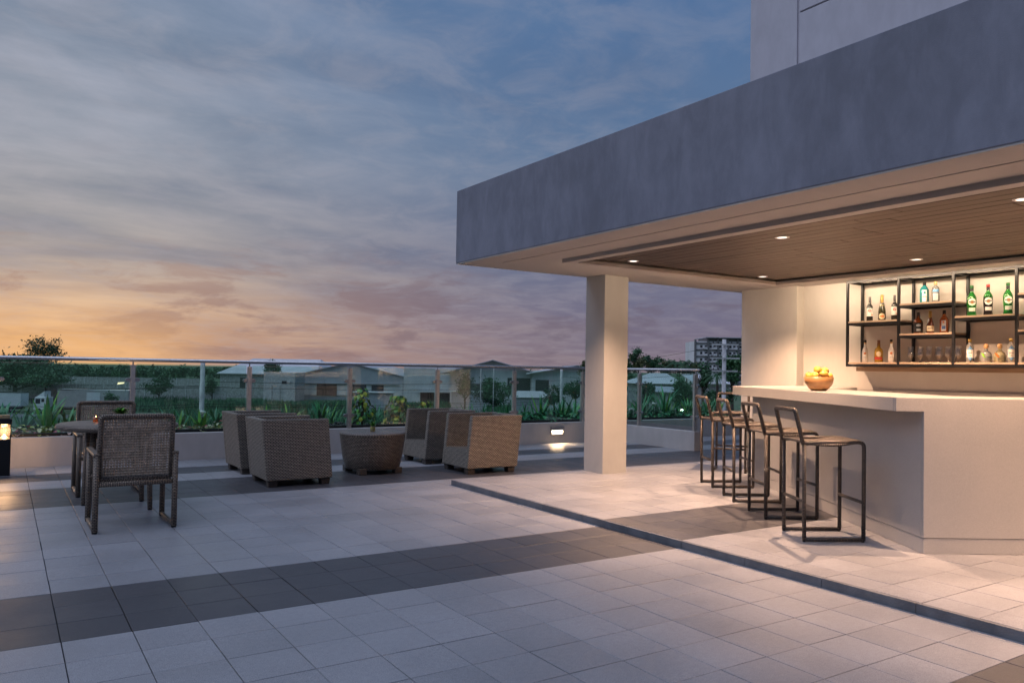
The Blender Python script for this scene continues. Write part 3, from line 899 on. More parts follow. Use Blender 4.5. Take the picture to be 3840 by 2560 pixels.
BX = 8.93
WINE = [(0.030, 0), (0.037, 0.004), (0.0375, 0.17), (0.034, 0.19), (0.018, 0.215), (0.0145, 0.225), (0.0145, 0.27)]
z1, z2, z3, z0 = 1.985, 2.165, 1.815, 1.484
for y, lb in ((5.65, 'dark wine bottle with white label on the upper left shelf, left of gold-topped bottle'), (5.33, 'dark wine bottle with white label half hidden behind a rack upright')):
    bottle(lb, (BX, y, z1), WINE, 'wine', 'grey', 0.245, 0.06, 0.0155,
           [('paper', 0.0382, 0.065, 0.165, 1.25, 'rect'), ('red', 0.0387, 0.115, 0.153, 0.5, 'oval'), ('paper', 0.0391, 0.123, 0.145, 0.28, 'oval'), ('red', 0.0395, 0.128, 0.14, 0.16, 'oval'), ('orange', 0.0387, 0.072, 0.09, 0.24, 'oval', 0, 0.75)])
bottle('olive sparkling wine bottle with gold foil neck', (BX, 5.49, z1), [(0.034, 0), (0.042, 0.005), (0.0425, 0.11), (0.038, 0.15), (0.024, 0.20), (0.0175, 0.225), (0.016, 0.25)], 'champ', 'gold', 0.2, 0.118, 0.018,
       [('cream', 0.0435, 0.02, 0.095, 0.9, 'oval'), ('orange', 0.0439, 0.045, 0.07, 0.6, 'oval'), ('gold', 0.0275, 0.175, 0.2, 1.2, 'oval')])
MAL = [(0.032, 0), (0.0365, 0.004), (0.037, 0.12), (0.033, 0.15), (0.019, 0.185), (0.014, 0.20), (0.014, 0.245)]
for y, lb in ((5.71, 'white rum bottle at the left end of lowest shelf'), (5.37, 'white rum bottle right of the golden tequila bottle')):
    bottle(lb, (BX, y, z0), MAL, 'white', 'black', 0.247, 0.028, 0.0155, [('orange', 0.0376, 0.095, 0.125, 0.38, 'oval'), ('ink', 0.0379, 0.1, 0.112, 0.2, 'oval', 0, 0.1), ('silver', 0.0374, 0.055, 0.07, 0.5, 'rect'), ('tan', 0.0148, 0.226, 0.246, 2.6, 'rect')])
bottle('golden tequila bottle with red label on the lowest shelf', (BX, 5.53, z0), [(0.036, 0), (0.040, 0.004), (0.040, 0.14), (0.034, 0.165), (0.016, 0.185), (0.015, 0.235)], 'amber', 'brown', 0.2, 0.07, 0.017,
       [('red', 0.0408, 0.035, 0.065, 1.2, 'rect', 0.5), ('cream', 0.0408, 0.07, 0.135, 0.7, 'oval', 0.5), ('gold', 0.0165, 0.24, 0.262, 2.8, 'rect')], sq=0.5)
bottle('square teal blue gin bottle on the top shelf', (BX, 4.97, z2), [(0.036, 0), (0.040, 0.004), (0.040, 0.16), (0.030, 0.185), (0.016, 0.205), (0.0155, 0.22)], 'teal', 'black', 0.212, 0.038, 0.018,
       [('paper', 0.0407, 0.02, 0.155, 0.62, 'rect', 0.6), ('teal', 0.041, 0.11, 0.14, 0.3, 'oval', 0.6), ('red', 0.041, 0.075, 0.083, 0.5, 'rect', 0.6)], sq=0.6)
bottle('clear spirit bottle with blue print on the top shelf', (BX, 4.84, z2), [(0.035, 0), (0.039, 0.004), (0.039, 0.155), (0.033, 0.18), (0.017, 0.195), (0.016, 0.215)], 'clear', 'tan', 0.205, 0.045, 0.0175,
       [('blue', 0.0395, 0.125, 0.155, 0.9, 'rect'), ('silver', 0.0395, 0.03, 0.11, 0.8, 'rect')])
bottle('square whisky bottle with black label and black cap', (BX, 5.04, z3), [(0.037, 0), (0.041, 0.004), (0.041, 0.14), (0.033, 0.165), (0.016, 0.185), (0.015, 0.215)], 'whisky', 'black', 0.195, 0.06, 0.0165,
       [('lblack', 0.0418, 0.02, 0.13, 1.35, 'rect', 0.7), ('silver', 0.0422, 0.085, 0.115, 0.6, 'oval', 0.7), ('silver', 0.0422, 0.035, 0.06, 0.5, 'rect', 0.7)], sq=0.7)
bottle('dark cognac bottle with cream label and gold neck', (BX, 4.90, z3), [(0.034, 0), (0.042, 0.006), (0.041, 0.09), (0.032, 0.13), (0.019, 0.17), (0.0145, 0.20)], 'cognac', 'gold', 0.175, 0.085, 0.0165,
       [('cream', 0.0427, 0.028, 0.088, 1.1, 'rect'), ('ink', 0.0431, 0.055, 0.065, 0.7, 'rect')])
bottle('amber rum bottle with pale label and black cap', (BX, 4.74, z3), [(0.037, 0), (0.041, 0.004), (0.041, 0.15), (0.033, 0.175), (0.017, 0.195), (0.0155, 0.225)], 'whisky', 'black', 0.215, 0.045, 0.0175,
       [('silver', 0.0415, 0.025, 0.145, 0.55, 'rect', 0.3, -0.25), ('navy', 0.0418, 0.045, 0.085, 0.45, 'rect', 0.3, -0.25), ('orange', 0.042, 0.115, 0.135, 0.25, 'oval', 0.3, -0.25), ('orange', 0.0178, 0.2, 0.215, 1.2, 'oval')], sq=0.3)
MRT = [(0.044, 0), (0.046, 0.006), (0.040, 0.06), (0.046, 0.14), (0.0465, 0.20), (0.040, 0.225), (0.019, 0.262), (0.016, 0.275), (0.0155, 0.31)]
for y, lb, c, sp in ((4.44, 'green vermouth bottle left of the red-capped one', 'gcap', None), (4.27, 'dark vermouth bottle with red cap and round white emblem', 'rcap', (0.20, 'gdark')), (4.07, 'green vermouth bottle right of the red-capped one', 'gcap', None)):
    bottle(lb, (BX, y, 1.99), MRT, 'green', c, 0.312, 0.03, 0.018,
           [('paper', 0.0478, 0.115, 0.2, 0.85, 'oval'), ('orange', 0.0482, 0.138, 0.176, 0.38, 'oval'), ('ink', 0.0485, 0.152, 0.164, 0.72, 'rect'), ('paper', 0.0452, 0.055, 0.095, 0.75, 'rect'), ('lblack', 0.0172, 0.276, 0.31, 1.6, 'rect')], split=sp)
for y, lb in ((4.46, 'clear gin bottle with blue diamond label right of the glasses'), (4.04, 'clear gin bottle with blue diamond label beside a rack upright')):
    bottle(lb, (BX, y, z0), [(0.036, 0), (0.040, 0.004), (0.040, 0.165), (0.034, 0.19), (0.016, 0.21), (0.015, 0.225)], 'clear', 'gold', 0.225, 0.032, 0.0175,
           [('navy', 0.0404, 0.018, 0.182, 0.98, 'hex'), ('blue', 0.0408, 0.023, 0.177, 0.92, 'hex'), ('paper', 0.0412, 0.055, 0.14, 0.86, 'rect'), ('navy', 0.0415, 0.15, 0.165, 0.12, 'oval'), ('ink', 0.0415, 0.1, 0.108, 0.5, 'rect'), ('ink', 0.0415, 0.072, 0.08, 0.2, 'oval')])
for y, lb, tg, bd in ((4.29, 'squat tequila bottle with ball stopper and lime green tag', 'lime', 'clear'), (4.15, 'squat tequila bottle with ball stopper and orange tag', 'orange', 'pale')):
    t = bottle(lb, (BX, y, z0), [(0.048, 0), (0.054, 0.005), (0.054, 0.075), (0.044, 0.105), (0.020, 0.125), (0.016, 0.135), (0.016, 0.155)], bd, 'tan', 0.15, 0.01, 0.018, [('silver', 0.0545, 0.02, 0.07, 0.5, 'rect')], sq=0.25)
    MB().lathe([(0.002, 0.15), (0.017, 0.155), (0.024, 0.17), (0.024, 0.185), (0.015, 0.2), (0.002, 0.203)], 18).build('stopper_ball', BG['tan'], t)
    m = MB(); fx, fy = math.cos(FACE), math.sin(FACE)
    pts = [(0.008, 0.05), (0.032, 0.062), (0.052, 0.104), (0.028, 0.096)]
    vs = [(fx * 0.056 - fy * -u, fy * 0.056 + fx * -u, z) for u, z in pts] + [(fx * 0.0575 - fy * -u, fy * 0.0575 + fx * -u, z) for u, z in pts]
    m.hexa(vs); m.build('neck_tag', BG[tg], t)
gp = [(0.030, 0.0), (0.030, 0.003), (0.006, 0.008), (0.0055, 0.04), (0.014, 0.05), (0.034, 0.075), (0.037, 0.095), (0.028, 0.125), (0.029, 0.155), (0.034, 0.185)]
gl0 = None
for k, y in enumerate((5.13, 5.02, 4.92, 4.80, 4.70, 4.585)):
    lb = 'tulip shaped drinking glass, ' + ordl(k) + ' in the row on the lowest shelf'
    if gl0 is None:
        gl0 = thing('drinking_glass', lb, 'glass', (BX, y, z0), 0, 'row of drinking glasses on the rack')
        MB().lathe(gp, 24, cap=False).build('bowl', GLASSC, gl0)
        MB().lathe([(0.031, 0.0), (0.031, 0.004), (0.006, 0.008)], 20).build('foot', GLASSC, gl0)
    else:
        clone(gl0, (BX + RNG.uniform(-0.02, 0.02), y, z0), 0, lb)
for k, y in enumerate((5.07, 4.86, 4.64)):
    clone(gl0, (BX + 0.085, y, z0), 0, 'tulip shaped drinking glass, ' + ordl(k) + ' of the back row on the lowest shelf')

# bowl of fruit
bx, by = 6.43, 4.58
bw = MB().lathe([(0.001, 0.008), (0.05, 0.0), (0.06, 0.0), (0.092, 0.025), (0.122, 0.07), (0.135, 0.13), (0.129, 0.131), (0.115, 0.075), (0.085, 0.032), (0.001, 0.02)], 36, cap=False).build('fruit_bowl', BOWLW, loc=(bx, by, 1.1705))
tag(bw, 'round honey coloured wooden bowl standing on the bar top', 'bowl')
FRUIT = simple('mango_skin', (0.56, 0.34, 0.06, 1), 0.42, var=0.22, vs=16, bump=0.1, bs=80)
rtv = Vector((0.72, -0.69, 0))
fw2 = Vector((0.69, 0.72, 0))
fr = MB()
prof = [(0.002, -0.040)] + [(0.034 * math.sin(a) * (1 + 0.08 * math.cos(a)), -0.04 * math.cos(a)) for a in [PI * k / 10 for k in range(1, 10)]] + [(0.002, 0.041)]
fme = MB().lathe(prof, 18).mesh('mango', FRUIT)
for k, (u, v, z, lb) in enumerate(((-0.088, 0.0, 0.142, 'yellow mango at the left edge of the bowl'), (-0.045, -0.06, 0.145, 'yellow mango at front left in the bowl'), (-0.01, 0.01, 0.198, 'yellow mango on the top of the heap'),
                                   (0.035, -0.055, 0.158, 'yellow mango at front right in the bowl'), (0.055, 0.02, 0.188, 'yellow mango on top at the right of the heap'), (0.09, -0.02, 0.142, 'small yellow mango at the right edge of the bowl'),
                                   (0.0, 0.075, 0.145, 'yellow mango at the back of the bowl, mostly hidden'))):
    o = bpy.data.objects.new('mango', fme); COL.objects.link(o)
    p = rtv * u + fw2 * v
    o.location = (bx + p.x, by + p.y, 1.1705 + z); o.rotation_euler = (RNG.uniform(0.9, 2.0), RNG.uniform(-0.5, 0.5), RNG.uniform(0, 6)); s = 1.0 if k != 5 else 0.85; o.scale = (s, s, s)
    tag(o, lb, 'fruit', 'mangoes in the bowl')
o = MB().box(-0.06, 0.06, -0.1, 0.1, 0, 0.1).build('napkin_box', simple('white_plastic', (0.75, 0.72, 0.68, 1), 0.4), loc=(8.72, 3.92, BZ + 0.902), bevel=0.008)
tag(o, 'small white box on the back counter at the right', 'box')

# ------------------------------------------------------------------ bar stools
def bend(pts, r=0.03, k=4):
    """round the corners of a polyline"""
    pts = [Vector(p) for p in pts]; out = [pts[0]]
    for i in range(1, len(pts) - 1):
        a, b, c = pts[i - 1], pts[i], pts[i + 1]
        d1 = (a - b); d2 = (c - b); rr = min(r, d1.length * 0.45, d2.length * 0.45)
        p, q = b + d1.normalized() * rr, b + d2.normalized() * rr
        for j in range(k + 1):
            t = j / k; out.append(p * (1 - t) ** 2 + b * 2 * t * (1 - t) + q * t * t)
    out.append(pts[-1]); return out


def make_stool(label, loc, rz):
    t = thing('bar_stool', label, 'bar stool', loc, rz, 'wicker bar stools at the counter')
    hx, hy, sz, r = 0.225, 0.205, 0.755, 0.0155
    for sy in (-1, 1):
        MB().tube(bend([(hx + 0.006, sy * hy, 0.012), (hx + 0.006, sy * hy, sz + 0.004), (-hx, sy * hy, sz - 0.012)], 0.045, 5), r, 10).build('leg', WRAPD, t)
        MB().tube([(-hx - 0.0, sy * hy, 0.012), (-hx - 0.005, sy * hy, sz - 0.02)], r, 10).build('leg', WRAPD, t)
        MB().tube([(-hx, sy * hy, 0.0175), (hx, sy * hy, 0.0175)], r * 0.98, 10).build('floor_rail', WRAPD, t)
        for sx in (-1, 1):
            MB().lathe([(0.012, -0.004), (0.0135, 0.004)], 10, c=(sx * hx, sy * hy, 0.0045)).build('foot_cap', RUBBER, t)
    MB().tube([(hx, -hy, 0.30), (hx, hy, 0.30)], 0.0135, 10).build('foot_rest', WRAPD, t)
    MB().tube([(-hx, -hy, 0.30), (-hx, hy, 0.30)], 0.0135, 10).build('stretcher', WRAPD, t)
    # saddle seat
    nx, ny = 16, 10; th = 0.022
    def zt(u): return sz + 0.012 - 0.028 * math.sin(PI * min(1, max(0, u))) + 0.018 * u - 0.02 * max(0, (u - 0.9) / 0.1) ** 2
    vs = []
    for lay in (0, 1):
        for i in range(nx + 1):
            u = i / nx; x = -0.245 + 0.47 * u
            for j in range(ny + 1):
                v = 2 * j / ny - 1
                vs.append((x, v * (hy + 0.014), zt(u) - lay * th - 0.004 * abs(v) ** 6))
    q = (nx + 1) * (ny + 1); fs = []; uv = []
    for i in range(nx):
        for j in range(ny):
            a = i * (ny + 1) + j; b = a + ny + 1
            fs.append((a, b, b + 1, a + 1)); uv.append([(vs[k][0], vs[k][1]) for k in fs[-1]])
            fs.append((q + a, q + a + 1, q + b + 1, q + b)); uv.append([(vs[k][0], vs[k][1]) for k in fs[-1]])
    rim = [i * (ny + 1) for i in range(nx + 1)] + [nx * (ny + 1) + j for j in range(1, ny + 1)] + [i * (ny + 1) + ny for i in range(nx - 1, -1, -1)] + [j for j in range(ny - 1, 0, -1)]
    L = 0
    for i in range(len(rim)):
        a, b = rim[i], rim[(i + 1) % len(rim)]; d = math.dist(vs[a], vs[b])
        fs.append((a, q + a, q + b, b)); uv.append([(0, L), (th, L), (th, L + d), (0, L + d)]); L += d
    MB().add(vs, fs, uv, True).build('seat', SEATW, t)
    pts = bend([(-hx - 0.012, -hy, sz - 0.02), (-hx - 0.075, -hy * 0.98, sz + 0.24), (-hx - 0.075, hy * 0.98, sz + 0.24), (-hx - 0.012, hy, sz - 0.02)], 0.028, 4)
    MB().tube(pts, 0.017, 10).build('backrest', WRAPD, t)
    return t


SA = math.radians(58.5 - 90)
st0 = make_stool('wicker bar stool nearest the viewer, by the end of the counter', (5.43, 3.83, BZ), SA)
for (x, y, a, lb) in ((5.915, 4.585, 0.02, 'second wicker bar stool along the counter, counted from the near end'), (6.36, 5.30, -0.06, 'third wicker bar stool along the counter, counted from the near end'),
                      (6.90, 6.10, 0.03, 'farthest wicker bar stool on the long side of the counter'), (8.0, 7.01, 4.315, 'wicker bar stool beyond the counter, showing its open back loop')):
    clone(st0, (x, y, BZ), SA + a, lb)

# ------------------------------------------------------------------ wicker armchairs
def make_armchair(label, loc, rz):
    t = thing('wicker_armchair', label, 'armchair', loc, rz, 'cube shaped wicker armchairs')
    # faces +x; back at -x. bottom shifted forward, top leaning back
    b0, b1, t0, t1, z0_, z1_, hw, th = -0.335, 0.405, -0.405, 0.345, 0.07, 0.735, 0.35, 0.07
    def xb(z): return b0 + (t0 - b0) * (z - z0_) / (z1_ - z0_)
    def xf(z): return b1 + (t1 - b1) * (z - z0_) / (z1_ - z0_)
    for s in (-1, 1):
        MB().side([(b0, z0_), (b1, z0_), (t1, z1_), (t0, z1_)], s * hw, s * (hw - th)).build('arm_panel', WICK, t, bevel=0.014)
    e = 0.002
    MB().side([(b0 + e, z0_ + e), (b0 + 0.085, z0_ + e), (t0 + 0.085, z1_ - e), (t0 + e, z1_ - e)], -hw + th - 0.01, hw - th + 0.01).build('back_panel', WICK, t, bevel=0.012)
    MB().side([(b0 + 0.05, z0_ + 0.003), (b1 - 0.004, z0_ + 0.003), (xf(0.30) - 0.004, 0.30), (b0 + 0.02, 0.285)], -hw + th - 0.008, hw - th + 0.008).build('seat', WICK, t, bevel=0.012)
    for sx in (b0 + 0.075, b1 - 0.075):
        for sy in (-hw + 0.075, hw - 0.075):
            m = MB(); a = 0.055
            m.hexa([(sx - a * 0.85, sy - a * 0.85, 0), (sx + a * 0.85, sy - a * 0.85, 0), (sx + a * 0.85, sy + a * 0.85, 0), (sx - a * 0.85, sy + a * 0.85, 0),
                    (sx - a, sy - a, 0.075), (sx + a, sy - a, 0.075), (sx + a, sy + a, 0.075), (sx - a, sy + a, 0.075)])
            m.build('foot', WRAPD, t, bevel=0.006)
    return t


ac0 = make_armchair('wicker armchair with its side to the viewer, left of the drum table', (2.755, 8.87, 0), 0.0)
clone(ac0, (2.76, 10.03, 0), 0.02, 'wicker armchair behind the left one, closest to planter wall')
clone(ac0, (5.30, 8.83, 0), PI - 0.015, 'wicker armchair right of the drum table, nearest the column')
clone(ac0, (5.27, 9.98, 0), PI + 0.02, 'wicker armchair behind the right one, half hidden')

# drum table
ct = thing('drum_table', 'round tapered wicker coffee table between the armchairs', 'coffee table', (3.965, 9.30, 0))
MB().lathe([(0.335, 0.055), (0.345, 0.06), (0.375, 0.2), (0.397, 0.35), (0.412, 0.47), (0.416, 0.485)], 64, cap=False).build('drum', WICKD, ct)
MB().lathe([(0.416, 0.485), (0.414, 0.497), (0.405, 0.505), (0.39, 0.508), (0.2, 0.508), (0.001, 0.508)], 64, cap=False).build('table_top', WICKT, ct)
for sx in (-1, 1):
    for sy in (-1, 1):
        a = 0.05; m = MB().box(sx * 0.235 - a, sx * 0.235 + a, sy * 0.235 - a, sy * 0.235 + a, 0, 0.075); m.build('foot', WRAPD, ct, bevel=0.006)

LEAFB = simple('bright_leaf', (0.12, 0.34, 0.03, 1), 0.4, var=0.35, vs=30)
LEAFG = simple('green_leaf', (0.045, 0.15, 0.03, 1), 0.45, var=0.35, vs=25)
pt = thing('potted_succulent', 'tiny green plant in a glass cup on the drum table', 'potted plant', (3.95, 9.27, 0.5085))
MB().lathe([(0.030, 0.0), (0.031, 0.002), (0.036, 0.075)], 20, cap=False).build('glass_cup', GLASSC, pt)
MB().lathe([(0.001, 0.002), (0.028, 0.003), (0.032, 0.06), (0.001, 0.062)], 20, cap=False).build('moss_fill', simple('moss_fill', (0.42, 0.36, 0.03, 1), 0.8, var=0.4, vs=60), pt)
m = MB()
for k in range(26): m.leaf((RNG.uniform(-0.015, 0.015), RNG.uniform(-0.015, 0.015), 0.06), RNG.uniform(0, 2 * PI), RNG.uniform(0.5, 1.45), RNG.uniform(0.04, 0.085), 0.024, mi=k % 2)
m.build('leaves', [LEAFG, LEAFB], pt)

# ------------------------------------------------------------------ dining set
def weave_panel(w, h, sp, rad):
    """open basket weave in the x,z plane, real strands passing over and under each other"""
    m = MB(); nx, nz = int(w / sp), int(h / sp)
    ww = sp * 0.34; am = 0.0022
    for i in range(nx):
        x = -w / 2 + (i + 0.5) * w / nx; vs = []
        for j in range(2 * nz + 1):
            z = j * h / (2 * nz); y = am * math.cos(PI * (j * 0.5 + i + 0.5)) if j % 2 else 0.0
            y = am * math.sin(PI * j / 2.0 + PI * i)
            vs += [(x - ww * 0.9, y, z), (x + ww * 0.9, y, z), (x, y - 0.0022, z), (x, y + 0.0022, z)]
        fs = []
        for j in range(2 * nz):
            a = j * 4; b = a + 4
            fs += [(a, a + 2, b + 2, b), (a + 2, a + 1, b + 1, b + 2), (a + 1, a + 3, b + 3, b + 1), (a + 3, a, b, b + 3)]
        m.add(vs, fs, None, True)
    for j in range(nz):
        z = (j + 0.5) * h / nz; vs = []
        for i in range(2 * nx + 1):
            x = -w / 2 + i * w / (2 * nx); y = -am * math.sin(PI * i / 2.0 + PI * j)
            vs += [(x, y, z - ww), (x, y, z + ww), (x, y - 0.0022, z), (x, y + 0.0022, z)]
        fs = []
        for i in range(2 * nx):
            a = i * 4; b = a + 4
            fs += [(a, b, b + 2, a + 2), (a + 2, b + 2, b + 1, a + 1), (a + 1, b + 1, b + 3, a + 3), (a + 3, b + 3, b, a)]
        m.add(vs, fs, None, True)
    return m


def make_dchair(label, loc, rz):
    t = thing('dining_chair', label, 'chair', loc, rz, 'wicker dining chairs at the round table')
    hx, hy, az = 0.285, 0.285, 0.605; r = 0.0225
    for s in (-1, 1):
        x = s * hx
        MB().tube([(x, -hy, 0.012), (x, -hy, az - 0.01)], r, 10).build('leg', WRAP, t)
        MB().tube([(x, hy, 0.012), (x, hy, az - 0.01)], r, 10).build('leg', WRAP, t)
        MB().tube([(x, -hy + 0.01, 0.022), (x, hy - 0.01, 0.022)], 0.018, 10).build('floor_rail', WRAP, t)
        MB().box(x - 0.024, x + 0.024, -hy - 0.022, hy + 0.022, az - 0.016, az + 0.012).build('arm_rest', WRAP, t, bevel=0.009)
        for sy in (-1, 1): MB().lathe([(0.018, -0.005), (0.02, 0.006)], 10, c=(x, sy * hy, 0.0055)).build('foot_cap', RUBBER, t)
    MB().tube([(-hx, -hy + 0.005, 0.375), (hx, -hy + 0.005, 0.375)], 0.021, 10).build('cross_bar', WRAP, t)
    MB().tube([(-hx, hy - 0.005, 0.375), (hx, hy - 0.005, 0.375)], 0.019, 10).build('cross_bar', WRAP, t)
    m = MB(); m.box(-hx + 0.03, hx - 0.03, -hy + 0.04, hy + 0.005, 0.395, 0.435); m.build('seat', SEATW, t, bevel=0.014)
    # backrest: woven panel in a bound frame, leaning back slightly
    bk = bpy.data.objects.new('backrest', None); COL.objects.link(bk); bk.parent = t
    bk.location = (0, -hy + 0.055, 0.40); bk.rotation_euler = (math.radians(6), 0, 0)
    wv = weave_panel(0.50, 0.49, 0.0205, 0).build('woven_panel', STRAND, bk)
    w2 = 0.262
    MB().tube(bend([(-w2, 0, 0.0), (-w2, 0, 0.505), (w2, 0, 0.505), (w2, 0, 0.0)], 0.03, 4), 0.0185, 10).build('frame', WRAP, bk)
    MB().tube([(-w2, 0, 0.0), (w2, 0, 0.0)], 0.015, 8).build('bottom_bar', WRAP, bk)
    return t


dc0 = make_dchair('wicker dining chair with its woven back to the viewer', (0.912, 7.11, 0), 0)
clone(dc0, (0.935, 9.03, 0), PI, 'wicker dining chair on the far side of round table')
dt = thing('round_table', 'round wicker dining table on four bound legs', 'table', (0.905, 7.98, 0))
MB().lathe([(0.40, 0.715), (0.47, 0.718), (0.500, 0.732), (0.508, 0.748), (0.500, 0.766), (0.48, 0.775), (0.3, 0.777), (0.001, 0.777)], 72, cap=False).build('table_top', WRAP, dt)
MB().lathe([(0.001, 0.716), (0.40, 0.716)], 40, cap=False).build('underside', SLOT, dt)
for sx in (-1, 1):
    for sy in (-1, 1):
        x, y = sx * 0.245, sy * 0.255
        MB().tube([(x * 0.9, y * 0.9, 0.71), (x * 0.97, y * 0.97, 0.3), (x, y, 0.008)], [0.026, 0.024, 0.021], 10).build('leg', WRAP, dt)
        MB().lathe([(0.018, -0.004), (0.02, 0.006)], 10, c=(x, y, 0.0045)).build('foot_cap', RUBBER, dt)
MB().tube([(0.2 * math.cos(a), 0.2 * math.sin(a), 0.66) for a in [2 * PI * k / 24 for k in range(24)]], 0.03, 8, closed=True).build('apron_ring', WRAP, dt)
tp = thing('table_plant', 'bright green little plant standing on the round table', 'potted plant', (0.925, 8.0, 0.778))
MB().lathe([(0.032, 0), (0.04, 0.07), (0.036, 0.072), (0.001, 0.06)], 18, cap=False).build('pot', simple('clay_pot', (0.4, 0.33, 0.27, 1), 0.7), tp)
m = MB()
for k in range(70): m.leaf((RNG.gauss(0, 0.016), RNG.gauss(0, 0.016), 0.07 + RNG.uniform(0, 0.035)), RNG.uniform(0, 2 * PI), RNG.uniform(-0.1, 1.3), RNG.uniform(0.035, 0.06), 0.03, mi=0 if k % 3 else 1)
m.build('leaves', [LEAFB, LEAFG], tp)
cd = thing('tea_light', 'glowing orange tea light on the round table', 'candle', (0.73, 8.12, 0.778))
MB().lathe([(0.024, 0), (0.028, 0.045), (0.026, 0.045), (0.022, 0.005)], 18, cap=False).build('glass_holder', simple('amber_glass', (0.7, 0.25, 0.05, 1), 0.1, trans=0.7), cd)
MB().lathe([(0.001, 0.016), (0.005, 0.024), (0.006, 0.034), (0.001, 0.055)], 10).build('flame', emit('flame', (1.0, 0.42, 0.10, 1), 28.0), cd)

# ------------------------------------------------------------------ bollard and wall lights
FROST, _h, _b = newmat('frosted_shade')
_h.t.nodes.remove(_b)
_o = [n_ for n_ in _h.t.nodes if n_.type == 'OUTPUT_MATERIAL'][0]
_h.put(_o.inputs[0], _h.n('ShaderNodeMixShader', {0: 0.75, 1: _h.n('ShaderNodeBsdfTranslucent', {'Color': (0.07, 0.06, 0.05, 1)}), 2: _h.n('ShaderNodeBsdfTransparent', {'Color': (0.9, 0.86, 0.8, 1)})}))
bo = thing('bollard_light', 'black square bollard light beside the planter wall', 'bollard light', (0.035, 10.80, 0))
MB().box(-0.068, 0.068, -0.068, 0.068, 0, 0.425).build('shaft', BLACKM, bo, bevel=0.004)
for sx in (-1, 1):
    for sy in (-1, 1): MB().box(sx * 0.062 - 0.005, sx * 0.062 + 0.005, sy * 0.062 - 0.005, sy * 0.062 + 0.005, 0.426, 0.595).build('corner_bar', BLACKM, bo)
MB().box(-0.074, 0.074, -0.074, 0.074, 0.596, 0.655).build('cap', BLACKM, bo, bevel=0.004)
MB().box(-0.05, 0.05, -0.05, 0.05, 0.655, 0.70).build('cap_block', simple('sandstone', (0.42, 0.31, 0.17, 1), 0.8, var=0.2, vs=30), bo, bevel=0.006)
MB().lathe([(0.054, 0.427), (0.002, 0.475)], 24, cap=False).build('reflector_cone', simple('cone_white', (0.12, 0.11, 0.10, 1), 0.4), bo)
MB().lathe([(0.03, 0.565), (0.035, 0.59), (0.001, 0.592)], 20).build('lamp_lens', emit('bollard_lens', (1.0, 0.62, 0.30, 1), 2.0), bo)
MB().box(-0.0585, 0.0585, -0.0585, 0.0585, 0.427, 0.594).build('frosted_shade', FROST, bo)
l = bpy.data.lights.new('bollard_lamp', 'POINT'); l.energy = 20; l.color = (1.0, 0.60, 0.32); l.shadow_soft_size = 0.02
o = bpy.data.objects.new('bollard_lamp', l); COL.objects.link(o); o.parent = bo; o.location = (0, 0, 0.52)

WLE = emit('wall_light_panel', (1.0, 0.76, 0.48, 1), 2.2)


def wall_light(x, label):
    t = thing('wall_light', label, 'wall light', (x, 11.5, 0.225), 0, 'recessed lights in the planter wall')
    m = MB()
    for a in ((-0.14, 0.14, 0.055, 0.075), (-0.14, 0.14, -0.075, -0.062), (-0.14, -0.127, -0.062, 0.055), (0.127, 0.14, -0.062, 0.055)): m.box(a[0], a[1], -0.028, -0.001, a[2], a[3])
    m.box(-0.127, 0.127, -0.028, -0.001, 0.012, 0.055)
    m.build('bezel', STEEL, t)
    MB().box(-0.126, 0.126, -0.012, -0.002, -0.061, 0.011).build('light_panel', WLE, t)
    l = bpy.data.lights.new('wall_lamp', 'AREA'); l.shape = 'RECTANGLE'; l.size = 0.24; l.size_y = 0.016; l.energy = 6; l.color = (1.0, 0.68, 0.38); l.spread = math.radians(130)
    o = bpy.data.objects.new('wall_lamp', l); COL.objects.link(o); o.parent = t; o.location = (0, -0.02, 0.009); o.rotation_euler = (math.radians(-22), 0, 0)
    return t


wall_light(8.49, 'glowing recessed light in planter wall, left of the column')

# ------------------------------------------------------------------ planting
LILY = [simple('lily_leaf_dark', (0.045, 0.22, 0.10, 1), 0.35, var=0.3, vs=6), simple('lily_leaf', (0.075, 0.31, 0.11, 1), 0.35, var=0.3, vs=6), simple('lily_leaf_bright', (0.22, 0.48, 0.06, 1), 0.4, var=0.3, vs=6)]
COLE = [simple('coleus_cream', (0.66, 0.58, 0.40, 1), 0.5, var=0.25, vs=50), simple('coleus_pink', (0.55, 0.08, 0.13, 1), 0.5, var=0.4, vs=60), simple('coleus_green', (0.30, 0.36, 0.11, 1), 0.5, var=0.4, vs=60),
        simple('coleus_mauve', (0.42, 0.30, 0.27, 1), 0.5, var=0.35, vs=60), simple('coleus_lime', (0.55, 0.54, 0.13, 1), 0.5, var=0.3, vs=60)]
POTH = [simple('pothos_green', (0.13, 0.34, 0.04, 1), 0.35, var=0.3, vs=14), simple('pothos_gold', (0.62, 0.55, 0.05, 1), 0.35, var=0.35, vs=20), simple('pothos_dark', (0.02, 0.07, 0.02, 1), 0.4, var=0.3, vs=14)]
SB = 0.335


def lily(label, x, y, h, n, wd=0.05, seed=0, bright=0.15, spread=0.7, group='strap leaved lilies in the planter'):
    rg = random.Random(seed)
    t = thing('lily_clump', label, 'plant', (x, y, SB), 0, group)
    for k in range(n):
        m = MB(); az = 2 * PI * k / n * 2.4 + rg.uniform(-0.3, 0.3); ln = h * rg.uniform(0.7, 1.12)
        lean = rg.uniform(0.03, 0.25 + spread * 0.5); mi = 2 if rg.random() < bright else (1 if rg.random() < 0.5 else 0)
        m.strap((rg.uniform(-0.03, 0.03), rg.uniform(-0.03, 0.03), 0), az, ln, wd * rg.uniform(0.8, 1.2), lean, rg.uniform(0.1, 0.5 + spread * 0.7), mi=0)
        m.build('leaf', LILY[mi], t)
    return t


